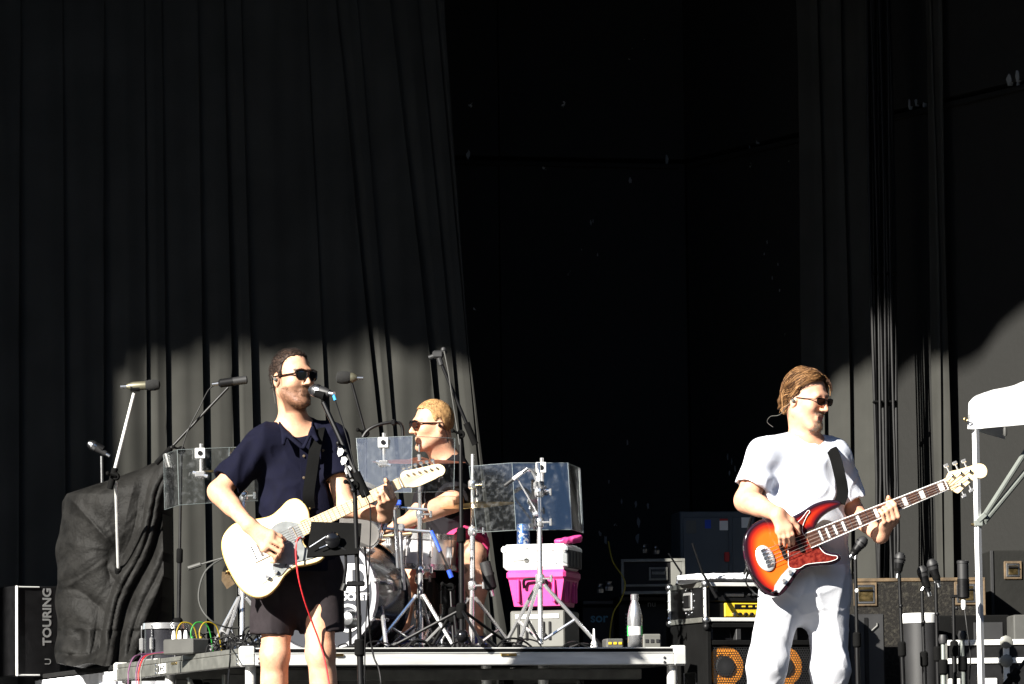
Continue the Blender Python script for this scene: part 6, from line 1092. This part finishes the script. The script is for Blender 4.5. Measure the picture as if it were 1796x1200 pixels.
rb_ = MB(); rb_.box(bq(.009, rz0 + rh / 2, -cd_ / 2), (.018, cd_, rh), BR, .002); rb_.box(bq(rw_ - .009, rz0 + rh / 2, -cd_ / 2), (.018, cd_, rh), BR, .002); rb_.box(bq(rw_ / 2, rz0 + .008, -cd_ / 2), (rw_ - .037, cd_ - .002, .016), BR); rb_.box(bq(rw_ / 2, rz0 + rh - .008, -cd_ / 2), (rw_ - .037, cd_ - .002, .016), BR); rb_.box(bq(rw_ / 2, rz0 + rh / 2, -cd_ + .01), (rw_ - .04, .016, rh - .034), BR); rb_.build('shell', 'black', rk)
for z in (rz0 + .008, rz0 + rh - .008): MB().box(bq(-.002, z, -cd_ / 2), (.008, cd_, .024), BR, .002).build('edging', 'aludull', rk); MB().box(bq(rw_ / 2, z, .002), (rw_, .008, .018), BR, .002).build('edging', 'alu', rk)
for n in (-.006, -cd_ + .008): MB().box(bq(-.0035, rz0 + rh / 2, n), (.008, .022, rh - .03), BR, .002).build('edging', 'alu', rk)
for n in (-.004, -cd_ + .004):
    for z in (rz0 + .006, rz0 + rh - .006): MB().ball(bq(.0, z, n), .020, 12).build('ball_corner', 'steel', rk)
    for k in range(4): MB().lathe([(.006, 0), (.004, .004)], bq(-.008, rz0 + .03 + (rh - .06) * k / 3, n), -BX, 8).build('rivet', 'chrome', rk)
lt = MB().box(bq(-.004, rz0 + rh * .55, -cd_ * .47), (.008, .10, .085), BR, .004).build('latch', 'chrome', rk); MB().box(bq(-.010, rz0 + rh * .55, -cd_ * .47), (.008, .07, .06), BR, .003).build('recess', 'black', lt)
for k in range(12): a = k * 2 * math.pi / 12; MB().lathe([(.005, 0), (.003, .003)], bq(-.0005, rz0 + rh * .55 + math.sin(a) * .062, -cd_ * .47 + math.cos(a) * .068), -BX, 6).build('rivet', 'steel', rk)
wr = thing('wireless_receiver', 'black wireless receiver in the top of the rack case, two aerials', 'receiver', bq(.28, rz0 + rh * .52, -.1)); MB().box(bq(rw_ / 2 + .0, rz0 + rh * .72, -.16), (rw_ - .045, .26, rh * .40), BR, .003).build('chassis', 'black', wr); MB().box(bq(.155, rz0 + rh * .70, -.0275), (.10, .006, .02), BR, .001).build('display', 'darkgrey', wr)
for k in range(5): MB().lathe([(.006, 0), (.006, .012)], bq(.23 + .022 * k, rz0 + rh * .70, -.030), -BN, 8).build('knob', 'darkgrey', wr)
MB().box(bq(.06, rz0 + rh * .84, -.0275), (.02, .006, .025), BR, .001).build('button', 'grey', wr)
MB().tube([P(1257, 1048, 22.38), P(1232, 1005, 22.36), P(1214, 953, 22.34)], [.009, .0055, .0045], 8).build('aerial', 'black', wr); MB().tube([bq(.02, rz0 + rh + .004, -.4), P(1195, 1005, 22.7), P(1172, 970, 22.7)], [.008, .005, .004], 8).build('aerial', 'black', wr)
ah = thing('bass_amplifier', 'bass amplifier head with bright yellow control panel in the rack case', 'amplifier', bq(.28, rz0 + .02, -.1)); MB().box(bq(rw_ / 2, rz0 + rh * .29, -.17), (rw_ - .045, .27, rh * .40), BR, .003).build('chassis', 'black', ah)
fp_ = MB().box(bq(.275, rz0 + rh * .30, -.030), (.34, .010, rh * .36), BR, .003).build('front_panel', 'yellow', ah); MB().box(bq(.285, rz0 + rh * .39, -.0235), (.26, .005, .022), BR, .001).build('name_strip', 'black', fp_)
for k in range(9): MB().lathe([(.009, 0), (.008, .014), (.003, .015)], bq(.15 + .03 * k, rz0 + rh * .19, -.0245), -BN, 10).build('knob', 'blackgloss' if k else 'steel', fp_)
for k in range(6): MB().box(bq(.20 + .035 * k, rz0 + rh * .39, -.020), (.018, .003, .007), BR, .0005).build('print', 'yellow', fp_)
tw = thing('towel', 'folded white towel lying on top of the rack case', 'towel', bq(.28, rz0 + rh + .002, -.2)); q = OFF[tw.name]; F = Field(np.array(q) - (.32, .26, .02), np.array(q) + (.32, .26, .08), .005); F.cap(q - BX * .22 + V(0, 0, .022), q + BX * .2 + V(0, 0, .022), .16, .16, .01, flat=(UZ, .16)); F.cap(q - BX * .25 - BN * .06 + V(0, 0, .02), q + BX * .15 - BN * .13 + V(0, 0, .026), .026, .026, .02); F.warp(folds(81, .005, 40)); F.plane(q, (0, 0, -1)); F.mesh('cloth', 'sheet', tw)
MB().tube(spline([P(1318, 905, 22.3), P(1312, 930, 22.2), P(1309, 960, 22.15), P(1312, 985, 22.1), P(1305, 1008, 22.1)], 5), .006, 6).build('hanging_lead', 'black', label='short dark lead hanging beside the bass body\'s left edge', cat='cable')
# ------------------------------------------------------------------ CASES AT RIGHT
def dish(L, R, s, h, n, t, sz=.095):
    d = bx(L, R, s, h, n, (sz + .022, .012, sz + .022), 'wornwood', t, 'handle_dish', .004); bx(L, R, s, h, n + .004, (sz, .012, sz), 'steel', d, 'dish_rim', .004); bx(L, R, s, h, n + .008, (sz - .02, .008, sz - .02), 'gold', d, 'dish', .006); MB().tube([L(s - sz * .35, h + sz * .2, n + .016), L(s + sz * .35, h + sz * .2, n + .016)], .005, 8).build('grip', 'black', d)
t, L, R, W, H, b = gearbox('carpeted_case', 'long black carpet-covered case with two sunken handles at right', 'case', 1500, 1732, 1014, 1395, 23.6, .55, .05, 'carpet'); bx(L, R, 0, H - .008, .002, (W - .01, .008, .018), 'wornwood', t, 'worn_edge', .003); bx(L, R, W / 2 - .004, H * .85, .001, (.012, .01, H * .3), 'wornwood', t, 'worn_edge', .003)
dish(L, R, -W / 2 + .058, H - .078, .003, t); dish(L, R, W / 2 - .095, H - .078, .003, t)
t, L, R, W, H, b = gearbox('loudspeaker', 'plain black loudspeaker box between the bass player\'s leg and the stands', 'loudspeaker', 1492, 1554, 1077, 1400, 23.05, .35, .04, 'darkgrey'); bx(L, R, -W * .02, H * .5, .001, (.02, .008, H * .96), 'black', t, 'groove'); MB().tube([L(.02, H * .905, .004), L(.05, H * .935, .004), L(.05, H * .95, .004)], .005, 6).build('strap', 'grey', t)
t, L, R, W, H, b = gearbox('loudspeaker', 'wide black box below the carpeted case, behind the white canopy pole', 'loudspeaker', 1646, 1775, 1079, 1400, 23.1, .4, .06, 'blackmat'); bx(L, R, W * .2, H * .9, .001, (W * .4, .006, H * .12), 'darkgrey', t, 'panel')
t, L, R, W, H, b = gearbox('equipment_cabinet', 'tall black cabinet with one sunken handle at the right edge', 'cabinet', 1740, 1860, 965, 1400, 23.9, .4, .05, 'wallpaint'); dish(L, R, -W / 2 + .115, H - .10, .003, t, .07); bx(L, R, -W / 2 + .01, H * .5, .002, (.016, .01, H), 'darkgrey', t, 'edging')
t, L, R, W, H, b = gearbox('grey_panel', 'grey metal box edge at the far right border beside the cabinet', 'box', 1778, 1850, 1078, 1125, 22.9, .3, .05, 'grey')
t, L, R, W, H, b = gearbox('trunk', 'black trunk with silver extrusions and round latches at bottom right', 'trunk', 1656, 1870, 1122, 1395, 22.6, .5, -.06, 'black', bev=.004)
for h in (H - .012, H - .098): bx(L, R, 0, h, .004, (W + .004, .012, .026), 'alu', t, 'extrusion')
bx(L, R, W * .02, H - .2, .0045, (.03, .012, .36), 'alu', t, 'extrusion'); bx(L, R, -W / 2 + .012, H * .5, .003, (.024, .016, H), 'aludull', t, 'extrusion')
for h in (H - .012, H - .10): MB().lathe([(.032, 0), (.032, .003), (.028, .005)], L(W * .02, h, .0105), -R[1], 8).build('round_latch', 'aludull', t)
for s in (-W * .42, -W * .13): lt = bx(L, R, s, H - .24, .005, (.085, .012, .12), 'alu', t, 'latch_plate', .006); bx(L, R, s, H - .245, .0115, (.06, .008, .08), 'chrome', lt, 'catch')
q = P(1615, 1082, 22.9); bn = thing('waste_bin', 'tall dark cylinder with a white rim among the microphone stands', 'bin', V(q.x, q.y, 0)); MB().lathe([(.075, 0), (.085, q.z - .03)], V(q.x, q.y, 0), UZ, 32).build('drum', 'darkgrey', bn); MB().lathe([(.086, q.z - .03), (.09, q.z + .012), (.084, q.z + .016)], V(q.x, q.y, 0), UZ, 32).build('liner', 'white', bn)
# microphone stands parked at right
def fl(px, Y): q = P(px, 1300, Y); return V(q.x, q.y, 0)
pk_ = [('black stand with a tilted microphone close to the bass player\'s hip', 1507, 1500, 981, 22.0, (1519, 942), (1494, 974), 'dyn'), ('black stand with upright microphone below the cable bundle', 1589, 1577, 1008, 22.0, (1580, 968), (1575, 1006), 'dyn'), ('black stand with downward-tilted microphone, left of the tight pair', 1626, 1617, 1036, 22.1, (1615, 992), (1628, 1038), 'dyn'), ('black stand with tilted microphone, right of the tight pair', 1648, 1641, 1022, 22.0, (1632, 980), (1645, 1022), 'dyn')]
for lb, xb, xt, yt, Y, a, b_, kd_ in pk_:
    s_ = mic_stand(lb, fl(xb, Y), P(xt, yt, Y), None, 'blackmetal', .0115, spread=.2, joint=.62, a0=xb * .1); microphone({1500: 'black microphone tilted up to the right beside the bass player\'s hip', 1577: 'black microphone standing upright below the cable bundle', 1617: 'black microphone leaning over, left one of the close pair', 1641: 'black microphone leaning over, right one of the close pair'}[xt], P(*a, Y), P(*b_, Y), kd_, 'black', 1.05); clip_at(s_, P((a[0] + b_[0] * 2) / 3, (a[1] + b_[1] * 2) / 3, Y), P(*a, Y) - P(*b_, Y), 'blackmat'); MB().tube([P(xt, yt, Y), P((a[0] + b_[0] * 2) / 3, (a[1] + b_[1] * 2) / 3, Y)], .008, 8).build('swivel', 'steel', s_)
    MB().ball(P(xt + 3, yt + 55, Y - .02), .010, 10).build('knob', 'white' if xb < 1510 else 'black', s_)
s_ = mic_stand('black stand carrying the large studio microphone left of the canopy pole', fl(1676, 22.0), P(1672, 1046, 22.0), None, 'blackmetal', .0115, spread=.2, joint=.7); MB().box(P(1680, 1046, 22.0), (.07, .025, .014), None, .004).ball(P(1678, 1067, 21.98), .010, 10).build('bracket', 'black', s_)
cmn = thing('studio_microphone', 'large black cylindrical studio microphone left of the canopy pole', 'microphone', P(1690, 1050, 22.0)); q = P(1690, 1050, 22.0); MB().lathe([(.022, 0), (.028, .006), (.028, .088), (.026, .09)], q, UZ, 24).build('body', 'black', cmn); MB().lathe([(.026, .088), (.026, .16), (.028, .162), (.028, .172), (.022, .176)], q, UZ, 24).build('grille', 'darkgrey', cmn); MB().lathe([(.011, -.005), (.012, -.035), (.008, -.05)], q, UZ, 12).build('connector', 'white', cmn)
MB().tube(spline([P(1692, 1068, 22.0), P(1696, 1100, 21.98), P(1702, 1150, 21.97), P(1700, 1210, 21.97), V(P(1698, 1260, 21.97).x, 21.97, .01)], 6), .0035, 6).build('microphone_cable', 'black', label='cable hanging from the large studio microphone', cat='cable')
for i, (px, py, lb) in enumerate(((1654, 1125, 'short black stand stub at the left end of the silver-edged trunk'), (1688, 1118, 'short black stand stub under the studio microphone'))): s_ = mic_stand(lb, fl(px + 2, 21.9), P(px, py, 21.9), None, 'strut', .013, spread=.2, joint=.8); MB().lathe([(.018, -.01), (.022, .01), (.016, .03)], P(px, py, 21.9), UZ, 12).build('collar', 'darkgrey', s_)
s_ = mic_stand('black boom stand leaning across the bottom right corner', fl(1790, 21.7), P(1782, 1190, 21.7), (P(1762, 1205, 21.7), P(1805, 1150, 21.7)), 'black', .012, spread=.2, joint=.5)
# ------------------------------------------------------------------ CANOPY
cn_ = thing('canopy', 'white pop-up canopy corner with white pole and grey folding struts at right', 'canopy', fl(1722, 22.3)); TY = 22.3
MB().tube([fl(1724, TY) + V(0, 0, .005), P(1711, 752, TY)], .0165, 4).build('pole', 'powder', cn_, sharp=20)
MB().box(P(1716, 918, TY), (.042, .042, .03), None, .004).box(P(1722, 908, TY - .01), (.05, .03, .025), (V(.75, 0, .66), V(0, 1, 0), V(-.66, 0, .75)), .004).build('slider', 'strut', cn_)
for a, b in (((1722, 912), (1812, 772)), ((1726, 916), (1815, 808))): MB().tube([P(*a, TY - .01), P(*b, TY + .25)], .0135, 10).build('strut', 'strut', cn_)
MB().tube([P(1703, 920, TY - .01), P(1712, 920, TY - .01)], .006, 8).build('pull_ring', 'brass', cn_)
# valance and sloping top, from the corner at the pole going right
VV = []; cols_ = 26
top = [(1700, 706), (1704, 700), (1711, 694), (1740, 684), (1776, 677), (1796, 668), (1850, 655), (1950, 640)]; bot = [(1697, 752), (1711, 753), (1740, 750), (1776, 747), (1796, 745), (1850, 741), (1950, 735)]
tx_, ty_ = zip(*top); bx_, by_ = zip(*bot); Yv = lambda px: TY - .03 + (px - 1700) * .0011
rowsv = []
for j in range(9):
    row = []
    for i in range(cols_):
        px = 1699 + (1950 - 1699) * (i / (cols_ - 1)) ** 1.4; y0 = np.interp(px, tx_, ty_); y1 = np.interp(px, bx_, by_); py = y0 + (y1 - y0) * j / 8
        row.append(P(px - 2 * (j / 8), py, Yv(px) + .004 * math.sin(px * .3 + j)))
    rowsv.append(row)
roofr = [[q + V(.10 * k, .22 * k, .016 * k) for q in rowsv[0]] for k in (5, 4, 3, 2, 1)]; allr = roofr + rowsv; vs = [q for r in allr for q in r]
MB().add(vs, [(j * cols_ + i, j * cols_ + i + 1, (j + 1) * cols_ + i + 1, (j + 1) * cols_ + i) for j in range(len(allr) - 1) for i in range(cols_ - 1)]).build('fabric', 'tent', cn_, sharp=50)
vs = [q for r in [[rowsv[k][0] + V(.035 * d, .10 * d, 0) for k in range(9)] for d in range(0, 8)] for q in r]; MB().add(vs, [(d * 9 + k, d * 9 + k + 1, (d + 1) * 9 + k + 1, (d + 1) * 9 + k) for d in range(7) for k in range(8)]).build('side_valance', 'tent', cn_)
MB().torus(P(1694, 736, TY - .05), (0, 1, 0), .008, .0025, 14, 6).build('eyelet_ring', 'gold', cn_); MB().lathe([(.006, 0), (.010, .01), (.009, .04), (.004, .045)], P(1763, 765, TY + .05), UZ, 10).build('bungee_toggle', 'grey', cn_)
MB().tube([P(1711, 748, TY), P(1950, 728, TY + .25)], .010, 6).build('top_rail', 'powder', cn_)
